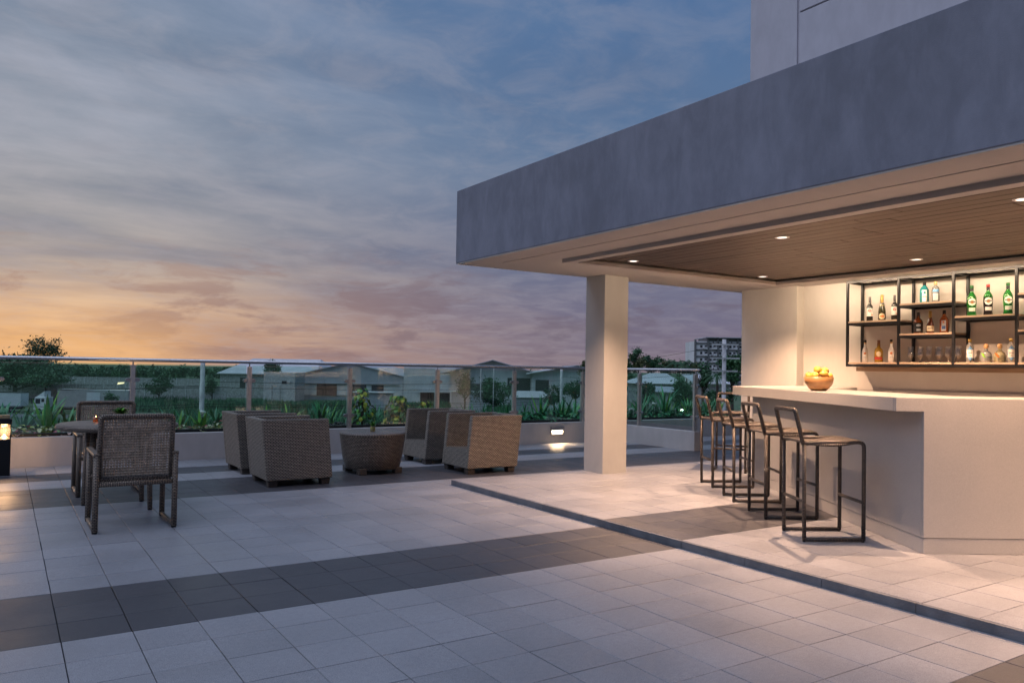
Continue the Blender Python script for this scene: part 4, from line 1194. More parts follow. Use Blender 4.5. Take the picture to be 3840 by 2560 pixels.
lils = [(0.0, 12.3, 0.55, 10, 0.05), (0.25, 12.15, 0.42, 12, 0.05), (0.50, 12.05, 0.60, 13, 0.06), (0.78, 12.3, 0.42, 10, 0.045), (1.02, 12.2, 0.40, 10, 0.045), (1.5, 12.2, 0.34, 10, 0.045), (1.9, 12.2, 0.32, 10, 0.045),
        (2.2, 12.25, 0.36, 12, 0.04), (2.45, 12.0, 0.34, 12, 0.05), (2.72, 12.3, 0.38, 12, 0.045), (3.0, 12.2, 0.36, 12, 0.045), (3.45, 12.3, 0.36, 12, 0.045), (3.85, 12.35, 0.42, 12, 0.05), (4.28, 12.15, 0.46, 15, 0.06)]
for k, a in enumerate(lils):
    lily('green strap leaved lily clump, ' + ordl(k) + ', between bollard and drum table', a[0], a[1], a[2], a[3], a[4], seed=k, bright=0.5 if abs(a[0] - 2.45) < 0.01 else 0.15)
lr = [(7.15, 12.4, 0.3), (8.75, 12.35, 0.56), (9.15, 12.2, 0.60), (9.6, 12.4, 0.55)]
for k, a in enumerate(lr): lily('dark green lily clump, ' + ordl(k) + ', between right armchairs and column', a[0], a[1], a[2], 15, 0.045, seed=30 + k)
lf = [(10.7, 12.3, 0.45), (11.1, 12.1, 0.5), (11.45, 12.4, 0.6), (11.75, 12.1, 0.8), (12.1, 12.4, 0.65), (12.45, 12.1, 0.5), (12.8, 12.4, 0.5), (13.15, 12.15, 0.45), (13.6, 12.3, 0.5)]
for k, a in enumerate(lf): lily('dark green lily clump, ' + ordl(k) + ', right of the column behind the glass', a[0], a[1], a[2], 18, 0.045, seed=50 + k)


NUMS = ['first', 'second', 'third', 'fourth', 'fifth', 'sixth', 'seventh', 'eighth', 'ninth', 'tenth', 'eleventh', 'twelfth', 'thirteenth', 'fourteenth', 'fifteenth', 'sixteenth', 'seventeenth', 'eighteenth', 'nineteenth', 'twentieth',
        'twenty-first', 'twenty-second', 'twenty-third', 'twenty-fourth', 'twenty-fifth', 'twenty-sixth', 'twenty-seventh', 'twenty-eighth', 'twenty-ninth', 'thirtieth', 'thirty-first', 'thirty-second', 'thirty-third', 'thirty-fourth', 'thirty-fifth']
rgb = random.Random(321)
for k in range(34):
    x = -0.1 + k * 0.43 + rgb.uniform(-0.1, 0.1)
    t = thing('grassy_lily', 'grassy green lily, ' + NUMS[k] + ' from left in the rear row of planter', 'plant', (x, 12.62 + rgb.uniform(-0.14, 0.14), SB), 0, 'lilies in the rear row of the planter')
    m = MB()
    for q in range(20):
        m.strap((rgb.gauss(0, 0.06), rgb.gauss(0, 0.06), 0), rgb.uniform(0, 2 * PI), rgb.uniform(0.22, 0.46), rgb.uniform(0.018, 0.034), rgb.uniform(0.05, 0.6), rgb.uniform(0.2, 1.1), mi=rgb.choices((0, 1, 2), (5, 4, 1))[0])
    m.build('leaves', LILY, t)


def bushy(name, label, x, y, mats, n, rad, h, L, wd, seed, cat='plant', group=None, wts=None):
    rg = random.Random(seed); t = thing(name, label, cat, (x, y, SB), 0, group)
    m = MB()
    for k in range(n):
        a = rg.uniform(0, 2 * PI); r = rad * math.sqrt(rg.random()); z = h * (1 - (r / rad) ** 2 * 0.7) * rg.uniform(0.45, 1.0)
        m.leaf((r * math.cos(a), r * math.sin(a), z), a + rg.uniform(-0.8, 0.8), rg.uniform(-0.5, 0.7), L * rg.uniform(0.7, 1.25), wd * rg.uniform(0.8, 1.2), mi=rg.choices(range(len(mats)), wts)[0] if wts else rg.randrange(len(mats)), bend=0.6)
    m.build('leaves', mats, t)
    st = MB()
    for k in range(7):
        a = rg.uniform(0, 2 * PI); st.tube([(0, 0, 0), (rad * 0.3 * math.cos(a), rad * 0.3 * math.sin(a), h * 0.5), (rad * 0.6 * math.cos(a), rad * 0.6 * math.sin(a), h * 0.75)], 0.004, 5)
    st.build('stems', mats[-1], t)
    return t


cx = [0.12, 0.27, 0.42, 0.57, 0.72, 0.88, 1.04, 1.22, 1.45, 1.7]
for k, x in enumerate(cx):
    bushy('coleus', 'low coleus with cream and pink leaves, ' + ordl(k) + ', by the bollard', x, 11.80 + (k % 2) * 0.12, COLE, 75, 0.15, 0.17, 0.075, 0.055, 100 + k, group='coleus along the planter edge', wts=(4, 1.2, 2, 3, 2))
for k, x in enumerate((2.0, 2.18, 2.35, 2.52, 2.68, 2.84, 3.0)):
    bushy('coleus', 'low bronze coleus, ' + ordl(k) + ', between dining chair and left armchairs', x, 11.80 + (k % 2) * 0.1, COLE, 70, 0.14, 0.13 + (0.06 if k > 3 else 0), 0.06, 0.04, 130 + k, group='coleus along the planter edge', wts=(3, 1.5, 2, 2, 1))


def pothos(label, x, y, h, rad, n, seed, pole=True):
    rg = random.Random(seed); t = thing('golden_pothos', label, 'plant', (x, y, SB), 0, 'golden pothos climbing in the planter')
    if pole: MB().tube([(0, 0, 0), (0.01, 0, h * 0.97)], 0.02, 8).build('moss_pole', simple('moss_pole' + str(seed), (0.05, 0.035, 0.02, 1), 0.9), t)
    for k in range(n):
        z = h * rg.random() ** 0.8; a = rg.uniform(0, 2 * PI); r = rad * (1 - 0.72 * z / h) * rg.uniform(0.5, 1.05)
        m = MB(); m.leaf((r * math.cos(a), r * math.sin(a), z), a + rg.uniform(-0.5, 0.5), rg.uniform(-0.9, 0.1), rg.uniform(0.06, 0.1), rg.uniform(0.055, 0.085), bend=0.7)
        m.build('leaf', POTH[rg.choices((0, 1, 2), (4, 2, 3))[0]], t)
    return t


pothos('golden pothos climbing a pole beside the balustrade post behind drum table', 4.90, 11.95, 0.64, 0.24, 130, 1)
pothos('bushy golden pothos mound right of the climbing one', 5.55, 11.98, 0.52, 0.32, 170, 2)
pothos('small golden pothos behind the right armchairs', 6.15, 12.15, 0.42, 0.22, 50, 3)
for k, (x, r, h) in enumerate(((7.3, 0.2, 0.2), (7.62, 0.22, 0.22), (7.95, 0.2, 0.22), (8.2, 0.24, 0.22), (8.5, 0.26, 0.26), (8.85, 0.22, 0.2), (9.2, 0.24, 0.2), (9.55, 0.22, 0.2))):
    bushy('leafy_shrub', 'low dark leafy shrub, ' + ordl(k) + ', along planter left of the column', x, 11.93 + 0.1 * (k % 2), [LILY[0], LILY[1], POTH[2]], 85, r, h, 0.09, 0.06, 160 + k, group='leafy shrubs in the planter')
for k, x in enumerate((10.6, 11.0, 11.4, 11.8, 12.2, 12.6, 13.0, 13.4, 13.8)):
    bushy('leafy_shrub', 'low dark leafy shrub, ' + ordl(k) + ', right of the column', x, 11.9 + 0.1 * (k % 2), [LILY[0], LILY[1], POTH[2]], 70, 0.26, 0.24, 0.09, 0.05, 180 + k, group='leafy shrubs in the planter')
# black pebbles
PEB = simple('black_pebble', (0.022, 0.022, 0.025, 1), 0.35, var=0.4, vs=20)
m = MB()
for k in range(420):
    x, y = RNG.uniform(3.5, 5.2), RNG.uniform(11.69, 12.25); r = RNG.uniform(0.014, 0.032); z = 0.345 + r * 0.3 + (0.06 * max(0, 1 - abs(x - 4.55) / 0.35) * RNG.random())
    sx, sy, sz_ = RNG.uniform(0.8, 1.4), RNG.uniform(0.8, 1.4), RNG.uniform(0.5, 0.8)
    m.lathe([(0.25 * r, -0.85 * r), (0.9 * r, -0.4 * r), (r, 0.1 * r), (0.75 * r, 0.65 * r), (0.2 * r, 0.95 * r)], 7, c=(x, y, z), sx=sx, sy=sy)
tag(m.build('black_pebbles', PEB), 'bed of shiny black pebbles in the planter', 'pebbles', kind='stuff')
# garden spots
WHT = simple('spot_white', (0.78, 0.77, 0.74, 1), 0.35)
for k, (x, y, z, lb, on) in enumerate(((2.52, 12.35, 0.60, 'white garden spotlight head between dining set and left armchairs', 0), (6.75, 12.35, 0.57, 'white garden spotlight head just above the right armchairs', 0),
                                       (7.58, 12.15, 0.50, 'lit garden spotlight glowing white-green above the right armchairs', 1), (11.35, 12.0, 0.66, 'white garden spotlight head right of the column behind glass', 0), (12.62, 12.1, 0.66, 'small lit garden light far right behind glass', 1))):
    t = thing('garden_spotlight', lb, 'spotlight', (x, y, SB), RNG.uniform(-0.4, 0.4), 'garden spotlights in the planter')
    h = z - SB
    MB().tube([(0, 0, 0), (0, 0, h)], 0.006, 6).build('stake', BLACKM, t)
    MB().tube([(-0.03, 0.01, h + 0.02), (0.0, 0, h + 0.01), (0.045, -0.015, h - 0.012)], [0.018, 0.026, 0.03], 12).build('head', WHT, t)
    if on:
        MB().lathe([(0.001, 0.0), (0.02, 0.004), (0.026, 0.014), (0.02, 0.024), (0.001, 0.028)], 14, c=(0.0, -0.034, h)).build('lens', emit('spot_lens' + str(k), (1.0, 0.92, 0.66, 1) if k == 2 else (1.0, 0.75, 0.3, 1), 26.0 if k == 2 else 8.0), t)
        l = bpy.data.lights.new('spot_lamp', 'POINT'); l.energy = 3.0 if k == 2 else 0.8; l.color = (0.75, 1.0, 0.85) if k == 2 else (1, .8, .5); l.shadow_soft_size = 0.02
        o = bpy.data.objects.new('spot_lamp', l); COL.objects.link(o); o.parent = t; o.location = (0, -0.07, h + 0.02)
o = MB().tube(bend([(0, 0, 0), (0, 0, 0.24), (-0.09, 0.02, 0.24), (-0.09, 0.02, 0.20)], 0.025, 3), 0.016, 10).build('vent_pipe', WHT, loc=(10.66, 11.85, SB))
tag(o, 'white bent pipe standing in the planter right of the column', 'pipe')

# ------------------------------------------------------------------ background helpers
RTH = Vector((RT.x, RT.y, 0)).normalized(); FWH = Vector((FW.x, FW.y, 0)).normalized(); YAW = math.atan2(RTH.y, RTH.x)


def gp_(px, D):
    """ground position at depth D metres, seen px columns across a 3840 wide picture"""
    v = FW + RT * ((px - 1920) / FOC); v = v * D
    return Vector((v.x, v.y, GZ))


def zat(px, py, D):
    v = FW + RT * ((px - 1920) / FOC) - UP * ((py - CYP) / FOC)
    return EYE + v.z * D - GZ          # height above the ground


def mpp(D): return D / FOC


def bgthing(name, label, cat, px, D, group=None, rot=0.0):
    return thing(name, label, cat, gp_(px, D), YAW + rot, group)


CONC = stucco('old_concrete', (0.40, 0.38, 0.38, 1), 0.3, 0.4)
CONCL = stucco('light_concrete', (0.52, 0.50, 0.51, 1), 0.2, 0.3)
ROOFW = simple('pale_roof_sheet', (0.62, 0.61, 0.64, 1), 0.5, var=0.12, vs=0.3)
ROOFG = simple('grey_roof_sheet', (0.45, 0.45, 0.50, 1), 0.5, var=0.12, vs=0.3)
WALLG = simple('grey_cladding', (0.42, 0.42, 0.46, 1), 0.6, var=0.1, vs=0.3)
WALLW = simple('white_cladding', (0.66, 0.65, 0.67, 1), 0.6, var=0.1, vs=0.3)
DARKO = simple('dark_opening', (0.06, 0.06, 0.066, 1), 0.9, spec=0.1)
PANEG = simple('window_pane', (0.03, 0.035, 0.045, 1), 0.1)
TRUCKW = simple('truck_white', (0.85, 0.85, 0.86, 1), 0.35, coat=0.2)
TRUCKG = simple('trailer_grey', (0.42, 0.40, 0.41, 1), 0.5, var=0.1, vs=1.0)
TRUCKL = simple('trailer_pale', (0.7, 0.7, 0.74, 1), 0.5, var=0.06, vs=1.0)
ASPH = simple('asphalt', (0.13, 0.13, 0.135, 1), 0.85, var=0.2, vs=0.6)
CHASS = simple('chassis_black', (0.018, 0.018, 0.018, 1), 0.7)


def corrugate(m, sc):
    h = NT(m.node_tree); b = [n_ for n_ in m.node_tree.nodes if n_.type == 'BSDF_PRINCIPLED'][0]
    t_ = h.n('ShaderNodeTexCoord')
    wv = h.n('ShaderNodeTexWave', {'Vector': t_.outputs['Object'], 'Scale': sc, 'Distortion': 0.0}, wave_type='BANDS', bands_direction='X')
    bp_ = h.n('ShaderNodeBump', {'Strength': 0.6, 'Distance': 0.08, 'Height': wv.outputs[0]})
    h.put(b.inputs['Normal'], bp_)


for _m in (ROOFW, ROOFG, WALLG, WALLW): corrugate(_m, 0.9)


def conc_wall(label, px0, px1, D, h, pitch, base=0.0):
    t = bgthing('concrete_wall', label, 'wall', px0, D)
    L = (px1 - px0) * mpp(D); n_ = int(L / pitch)
    pmesh = MB().box(0.13, pitch - 0.13, 0, 0.12, 0, h - 0.18).mesh('wall_panel', CONC)
    qmesh = MB().box(-0.15, 0.15, -0.1, 0.2, 0, h + 0.05).mesh('pilaster', CONCL)
    cmesh = MB().box(0.15, pitch - 0.15, -0.06, 0.18, h - 0.178, h).mesh('coping', CONC)
    for k in range(n_):
        for nm, me in (('wall_panel', pmesh), ('pilaster', qmesh), ('coping', cmesh)):
            o = bpy.data.objects.new(nm, me); COL.objects.link(o); o.parent = t; o.location = (k * pitch, 0, base)
    return t


conc_wall('long stained concrete panel wall behind the lorry and the grass', -120, 905, 214, zat(450, 1441, 214), 3.75)
conc_wall('second concrete wall farther back below the tree line', 150, 760, 300, zat(450, 1414, 300), 4.4)

# road in front of the lorry
a, b_ = gp_(-500, 146), gp_(640, 143)
u = FWH * 5.0
road = MB().add([tuple(a - u + Vector((0, 0, .02))), tuple(b_ - u + Vector((0, 0, .02))), tuple(b_ + u + Vector((0, 0, .02))), tuple(a + u + Vector((0, 0, .02)))], [(0, 1, 2, 3)]).build('service_road', ASPH)
tag(road, 'grey service road in front of the lorry', 'road', kind='structure')


def wheel(parent, x, y, r=0.5):
    o = MB().side([(x + r * math.cos(q), r + r * math.sin(q)) for q in [2 * PI * k / 18 for k in range(18)]], y, y + 0.3).build('wheel', CHASS, parent)
    MB().side([(x + r * .5 * math.cos(q), r + r * .5 * math.sin(q)) for q in [2 * PI * k / 14 for k in range(14)]], y - 0.02, y).build('hub', STEEL, o)


D = 152
tr = bgthing('articulated_lorry', 'white cabbed lorry with long grey box trailer on service road', 'lorry', 130, D)
k = mpp(D)
h1 = zat(350, 1463, D)
MB().box(90 * k, 356 * k, 0, 2.5, 1.2, h1).build('trailer_box', TRUCKG, tr)
MB().box(89 * k, 357 * k, -0.03, 2.53, h1, h1 + 0.16).build('trailer_roof', TRUCKW, tr)
MB().box(200 * k, 250 * k, -0.03, -0.005, 1.5, h1 - 0.4).build('trailer_door', TRUCKL, tr)
MB().box(8 * k, 350 * k, 0.3, 2.2, 0.75, 1.15).build('chassis', CHASS, tr)
hc = zat(150, 1488, D)
m = MB().side([(2 * k, 0.7), (48 * k, 0.7), (48 * k, hc), (7 * k, hc), (1 * k, hc * 0.62)], 0, 2.45); cb = m.build('cab', TRUCKW, tr, bevel=0.06)
MB().box(9 * k, 27 * k, -0.02, -0.004, hc * 0.6, hc * 0.9).build('side_window', PANEG, cb)
MB().box(31 * k, 42 * k, -0.02, -0.004, hc * 0.7, hc * 0.9).build('side_window', PANEG, cb)
MB().side([(8 * k, hc), (40 * k, hc), (40 * k, zat(165, 1466, D))], 0.2, 2.25).build('wind_deflector', TRUCKW, tr)
MB().box(-3 * k, 0, -0.35, -0.15, hc * 0.6, hc * 0.9).build('mirror', CHASS, tr)
for x in (22, 75, 100, 290, 315): wheel(tr, x * k, -0.02, 0.52)
t2 = bgthing('parked_trailer', 'pale box trailer parked at the left picture edge', 'trailer', -130, D)
h2 = zat(40, 1472, D)
MB().box(0, 214 * k, 0, 2.5, 1.2, h2).build('trailer_box', TRUCKL, t2, bevel=0.04)
MB().box(-1 * k, 216 * k, -0.04, 2.54, h2, h2 + 0.15).build('roof_rim', CHASS, t2)
MB().box(4 * k, 205 * k, 0.3, 2.2, 0.75, 1.15).build('chassis', CHASS, t2)
for x in (30, 55, 180): wheel(t2, x * k, -0.02, 0.52)

# ------------------------------------------------------------------ warehouses
def gable(name, label, px0, px1, D, ye, yr, depth, wall, roof, over=0.5, ridge='away', cat='building'):
    t = bgthing(name, label, cat, px0, D); k = mpp(D); W_ = (px1 - px0) * k; he = zat((px0 + px1) / 2, ye, D); hr = zat((px0 + px1) / 2, yr, D)
    if ridge == 'away':
        m = MB(); m.side([(0, 0), (W_, 0), (W_, he), (W_ / 2, hr), (0, he)], 0, depth); m.build('wall', wall, t)
        for s in (0, 1):
            x0, x1 = (-over, W_ / 2) if s == 0 else (W_ + over, W_ / 2)
            dz = (hr - he) / (W_ / 2) * over
            m = MB(); m.hexa([(x0, -over, he - dz + 0.02), (x1, -over, hr + 0.02), (x1, depth, hr + 0.02), (x0, depth, he - dz + 0.02), (x0, -over, he - dz + 0.22), (x1, -over, hr + 0.22), (x1, depth, hr + 0.22), (x0, depth, he - dz + 0.22)])
            m.build('roof_slope', roof, t)
    else:
        MB().box(0, W_, 0, depth, 0, he).build('wall', wall, t)
        m = MB(); m.hexa([(-over, -over, he + 0.02), (W_ + over, -over, he + 0.02), (W_ * 0.9, depth / 2, hr), (W_ * 0.12, depth / 2, hr), (-over, -over, he + 0.25), (W_ + over, -over, he + 0.25), (W_ * 0.9, depth / 2, hr + 0.2), (W_ * 0.12, depth / 2, hr + 0.2)])
        m.build('roof_slope', roof, t)
        m = MB(); m.hexa([(-over, depth + over, he + 0.02), (W_ * 0.12, depth / 2 + 0.02, hr), (W_ * 0.9, depth / 2 + 0.02, hr), (W_ + over, depth + over, he + 0.02), (-over, depth + over, he + 0.25), (W_ * 0.12, depth / 2 + 0.02, hr + 0.2), (W_ * 0.9, depth / 2 + 0.02, hr + 0.2), (W_ + over, depth + over, he + 0.25)])
        m.build('roof_slope', roof, t)
        for xa, xb in ((-over, W_ * 0.12), (W_ + over, W_ * 0.9)):
            m = MB(); m.add([(xa, -over, he + 0.2), (xb, depth / 2, hr + 0.19), (xa, depth + over, he + 0.2), (xa, -over, he), (xb, depth / 2, hr - 0.02), (xa, depth + over, he)], [(0, 1, 2), (3, 5, 4), (0, 3, 4, 1), (1, 4, 5, 2), (2, 5, 3, 0)])
            m.build('roof_hip', roof, t)
    return t, k, W_, he


t, k, W_, he = gable('long_shed', 'long low shed with pale sheet roof left of the grey warehouse', 828, 1180, 240, 1404, 1345, 40, CONC, ROOFW, 0.8, 'along')
MB().box(75 * k, 95 * k, -0.05, -0.01, he - 4.2, he - 1.0).build('shed_door', DARKO, t)
t, k, W_, he = gable('grey_warehouse', 'large grey gabled warehouse with dark loading doors', 1112, 1515, 236, 1409, 1361, 60, WALLG, ROOFG, 0.6)
MB().box(0.2, W_ - 0.2, -0.25, -0.01, he - 5.9, he - 0.3 - 2.0).build('door_band', WALLW, t)
for x0, x1 in ((80, 155), (195, 265), (285, 330)):
    MB().box(x0 * k, x1 * k, -0.35, -0.26, he - 6.0, he - 2.6).build('loading_door', DARKO, t)
MB().box(30 * k, 390 * k, -0.8, -0.26, he - 2.5, he - 2.3).build('door_canopy', CONC, t)
bb = bgthing('concrete_block_building', 'small bare concrete building with one window beside grass', 'building', 992, 222)
k = mpp(222); hb = zat(1050, 1396, 222)
MB().box(0, 118 * k, 0, 10, 0, hb).build('wall', CONCL, bb)
wd = MB().box(68 * k, 86 * k, -0.06, -0.01, hb - 3.2, hb - 2.4).build('window', DARKO, bb)
MB().box(69 * k, 76 * k, -0.09, -0.065, hb - 3.1, hb - 2.5).build('pane', PANEG, wd); MB().box(78 * k, 85 * k, -0.09, -0.065, hb - 3.1, hb - 2.5).build('pane', PANEG, wd)
MB().box(94 * k, 101 * k, -0.5, -0.01, hb - 2.9, hb - 2.3).build('air_conditioner', WALLW, bb)
for x in (30, 62): MB().box(x * k, (x + 4) * k, -0.12, -0.01, 0, hb - 3.6).build('pilaster', CONC, bb)
# pale boxy hall
hh = bgthing('white_hall', 'tall pale boxy hall between the two gabled roofs', 'building', 1516, 230)
k = mpp(230); hb = zat(1580, 1366, 230)
MB().box(0, 190 * k, 0, 30, 0, hb).build('wall', WALLW, hh)
for q in range(8): MB().box(0.05, 190 * k - 0.05, -0.05, -0.005, hb - 0.4 - q * 1.15, hb - 0.36 - q * 1.15).build('cladding_joint', WALLG, hh)
MB().box(5, 185 * k, -0.3, -0.06, 0, zat(1580, 1470, 230)).build('loading_bay', DARKO, hh)
MB().box(4.5, 186 * k, -1.6, -0.06, zat(1580, 1470, 230), zat(1580, 1464, 230)).build('bay_canopy', ROOFW, hh)
t, k, W_, he = gable('canopy_warehouse', 'white warehouse with broad low roof rising above the handrail', 1690, 2010, 205, 1396, 1352, 45, WALLW, ROOFG, 2.5)
for x0, x1, ya, yb in ((215, 300, 1415, 1470), (60, 130, 1440, 1480)):
    MB().box(x0 * k, x1 * k, -0.08, -0.01, zat(1850, yb, 205), zat(1850, ya, 205)).build('dark_bay', DARKO, t)
t, k, W_, he = gable('pale_warehouse', 'second white warehouse with sloping roof beside the column', 2000, 2330, 190, 1402, 1372, 40, WALLW, ROOFW, 1.5)
MB().box(10 * k, 60 * k, -0.08, -0.01, zat(2100, 1470, 190), zat(2100, 1425, 190)).build('dark_bay', DARKO, t)
for j, (p0, p1, y0, D, lb) in enumerate(((1330, 1475, 1467, 170, 'long white canopy roof in the grass right of the climbing pothos'), (1692, 1830, 1464, 165, 'long white roofed shelter standing in the grass, above the right armchairs'),
                                         (1915, 2062, 1465, 160, 'white tarpaulin shelter in the grass, nearest the column'), (2150, 2215, 1467, 165, 'grey white shed in the grass just left of the column'))):
    t = bgthing('field_shelter', lb, 'shelter', p0, D, 'white shelters in the grass'); k = mpp(D); W_ = (p1 - p0) * k; h = zat(p0, y0, D)
    if j == 2:
        MB().hexa([(0, 0, h - 1.3), (W_, 0, h - 1.3), (W_, 3, h - 1.3), (0, 3, h - 1.3), (1.6, 0.9, h), (W_ - 0.4, 0.9, h), (W_ - 0.4, 2, h), (1.6, 2, h)]).build('tarpaulin', ROOFW, t)
        MB().box(0.5, W_ - 0.2, 0.4, 2.6, 0, h - 1.31).build('side_wall', WALLG, t)
    else:
        MB().box(-0.2, W_ + 0.2, -0.3, 3.3, h - 0.22, h).build('roof', TRUCKW, t)
        MB().box(0.2, W_ - 0.2, 0.2, 3, 0, h - 0.23).build('side_wall', WALLG if j < 2 else WALLW, t)

# houses and apartment block on the right
D = 120
t = bgthing('white_roofed_house', 'house with pale hipped sheet roof seen right of the column', 'house', 2385, D); k = mpp(D)
he = zat(2470, 1438, D); hr = zat(2470, 1399, D); W_ = 165 * k
MB().box(0.3, W_ - 0.3, 0.3, 9.7, 0, he).build('wall', CONCL, t)
MB().add([(-0.6, -0.6, he), (W_ + .6, -.6, he), (W_ + .6, 10.6, he), (-.6, 10.6, he), (W_ * 0.45, 5, hr), (W_ * 0.85, 5, hr)], [(0, 1, 5, 4), (1, 2, 5), (2, 3, 4, 5), (3, 0, 4), (3, 2, 1, 0)]).build('roof', ROOFW, t)
t = bgthing('low_shed', 'low shed with grey roof in front of the hipped roof house', 'shed', 2450, 100); k = mpp(100); h = zat(2500, 1452, 100)
MB().box(0, 110 * k, 0, 4, 0, h - 0.6).build('wall', CONC, t)
MB().hexa([(-.3, -.4, h - .6), (110 * k + .3, -.4, h - .75), (110 * k + .3, 4.3, h - .1), (-.3, 4.3, h), (-.3, -.4, h - .5), (110 * k + .3, -.4, h - .65), (110 * k + .3, 4.3, h), (-.3, 4.3, h + .1)]).build('roof', ROOFG, t)
conc_wall('pale block wall in front of the houses right of the column', 2330, 2620, 110, zat(2450, 1462, 110), 3.0)
t = bgthing('roofed_house', 'house with pale sheet roof behind the utility pole', 'house', 2615, 105); k = mpp(105); he = zat(2680, 1440, 105); hr = zat(2680, 1405, 105); W_ = 130 * k
MB().box(0.2, W_ - .2, 0.2, 8, 0, he).build('wall', CONC, t)
MB().hexa([(-.4, -.4, he), (W_ + .4, -.4, he), (W_ + .4, 8, hr - .1), (-.4, 8, hr - .1), (-.4, -.4, he + .12), (W_ + .4, -.4, he + .12), (W_ + .4, 8, hr), (-.4, 8, hr)]).build('roof', ROOFW, t)

D = 357
ap = bgthing('apartment_block', 'white and grey apartment block beyond the trees right of column', 'apartment block', 2603, D); k = mpp(D)
htop = zat(2680, 1280, D); fl_h = 3.0
MB().box(0, 230 * k, 0, 18, 0, htop).build('wall', simple('apartment_white', (0.72, 0.71, 0.73, 1), 0.7, var=0.08, vs=0.2), ap)
APG = simple('apartment_grey', (0.17, 0.165, 0.17, 1), 0.7, var=0.1, vs=0.3)
for x in (0, 48, 84, 122, 160, 198): MB().box(x * k, (x + 7) * k, -0.7, -0.01, 0, htop + (0.8 if x == 0 else 1.6)).build('column_strip', APG, ap)
MB().box(40 * k, 235 * k, -1.8, 19, htop + 1.6, htop + 1.9).build('roof', ROOFG, ap)
MB().box(48 * k, 230 * k, 0.4, 17, htop + 0.02, htop + 1.59).build('attic', APG, ap)
for f in range(9):
    zf = htop - 0.9 - f * fl_h
    for x0, x1 in ((7, 48), (55, 84), (91, 122), (129, 160), (167, 198)):
        MB().box(x0 * k + .02, x1 * k - .02, -0.3, -0.01, zf - 0.45, zf + 0.35).build('floor_band', APG, ap)
        for xa in ((15, 32) if x1 - x0 > 35 else (2, 17)):
            w_ = MB().box((x0 + xa) * k, (x0 + xa + 9) * k, -0.09, -0.012, zf - 2.0, zf - 0.9).build('window', APG, ap)
            MB().box((x0 + xa + 0.8) * k, (x0 + xa + 8.2) * k, -0.12, -0.095, zf - 1.9, zf - 1.0).build('pane', PANEG, w_)
        MB().box((x1 - 14) * k, x1 * k - .03, -1.3, -0.31, zf - 2.75, zf - 1.75).build('balcony', WALLW, ap)

# ------------------------------------------------------------------ poles and wires
def pole(label, px, ytop, D, r, arms=(), cat='utility pole', mat=CONCL):
    t = bgthing('utility_pole', label, cat, px, D); h = zat(px, ytop, D)
    MB().tube([(0, 0, 0), (0, 0, h)], [r, r * 0.8], 10).build('shaft', mat, t)
    for y, w_ in arms:
        z = zat(px, y, D); MB().box(-w_, w_, -r - 0.1, -r + 0.02, z - 0.06, z + 0.06).build('cross_arm', mat, t)
        for x in (-w_ * 0.9, -w_ * 0.5, w_ * 0.5, w_ * 0.9): MB().lathe([(0.03, 0), (0.06, 0.04), (0.03, 0.09), (0.05, 0.13), (0.01, 0.18)], 8, c=(x, -r - 0.04, z + 0.06)).build('insulator', CHASS, t)
    return t


pole('plain concrete utility pole behind the glass left of the armchairs', 762, 1352, 46, 0.17)
pole('concrete utility pole with three cross arms right of the column', 2716, 1272, 62, 0.2, ((1292, 1.05), (1343, 1.15), (1391, 1.0)))
pole('grey utility pole behind glass close to the column', 2107, 1382, 95, 0.2)
pole('thin dark pole in front of the white warehouse, left one', 1805, 1382, 120, 0.1, mat=CONC)
pole('thin dark pole in front of the white warehouse, right one', 1853, 1372, 125, 0.1, mat=CONC)
sl_ = bgthing('street_lamp', 'lit street lamp with a boxy head behind the far chair', 'street lamp', 475, 130); k = mpp(130); h = zat(470, 1438, 130)
MB().tube([(0, 0, 0), (0, 0, h), (-0.4, 0, h + 0.15)], 0.07, 8).build('shaft', CONCL, sl_)
MB().hexa([(-1.3, -.2, h - .15), (-.3, -.2, h + .02), (-.3, .2, h + .02), (-1.3, .2, h - .15), (-1.2, -.2, h + .2), (-.3, -.2, h + .25), (-.3, .2, h + .25), (-1.2, .2, h + .2)]).build('lamp_head', emit('street_lamp_head', (1.0, 0.72, 0.40, 1), 1.6), sl_)
CAB = simple('cable_black', (0.012, 0.012, 0.012, 1), 0.8)


def cable(label, pa, pb, sag):
    m = MB(); pts = []
    A, B_ = Vector(pa), Vector(pb)
    for q in range(21):
        s = q / 20; p = A.lerp(B_, s); pts.append((p.x, p.y, p.z - sag * 4 * s * (1 - s)))
    tag(m.tube(pts, 0.016, 5).build('overhead_cable', CAB), label, 'cable', 'overhead cables behind the glass')


def wp(px, py, D):
    v = FW + RT * ((px - 1920) / FOC) - UP * ((py - CYP) / FOC); v = v * D
    return (v.x, v.y, v.z + EYE)


cs = [(-300, 1505, 1514, 46), (-300, 1530, 1522, 46), (-300, 1438, 1452, 60), (-300, 1449, 1445, 60)]
for j, (p0, ya, yb, D) in enumerate(cs): cable('thin overhead cable left of the plain pole, ' + ('second lowest', 'lowest', 'second from top', 'top')[j], wp(p0, ya, D), wp(762, yb, 46), 0.25)
cs = [(1514, 1500, 0.3), (1522, 1508, 0.35), (1528, 1486, 0.3), (1450, 1446, 0.35), (1430, 1425, 0.3)]
for j, (ya, yb, sg) in enumerate(cs): cable('thin overhead cable between plain pole and the column, ' + ('second', 'lowest', 'third', 'fourth', 'top')[j] + ' in height', wp(762, ya, 46), wp(2107, yb, 95), sg)
for j, (ya, yb) in enumerate(((1292, 1372), (1343, 1392), (1391, 1412))): cable('thin overhead cable right of the column, ' + ('top', 'middle', 'lowest')[j], wp(2716, ya, 62), wp(2107, yb, 95), 0.4)

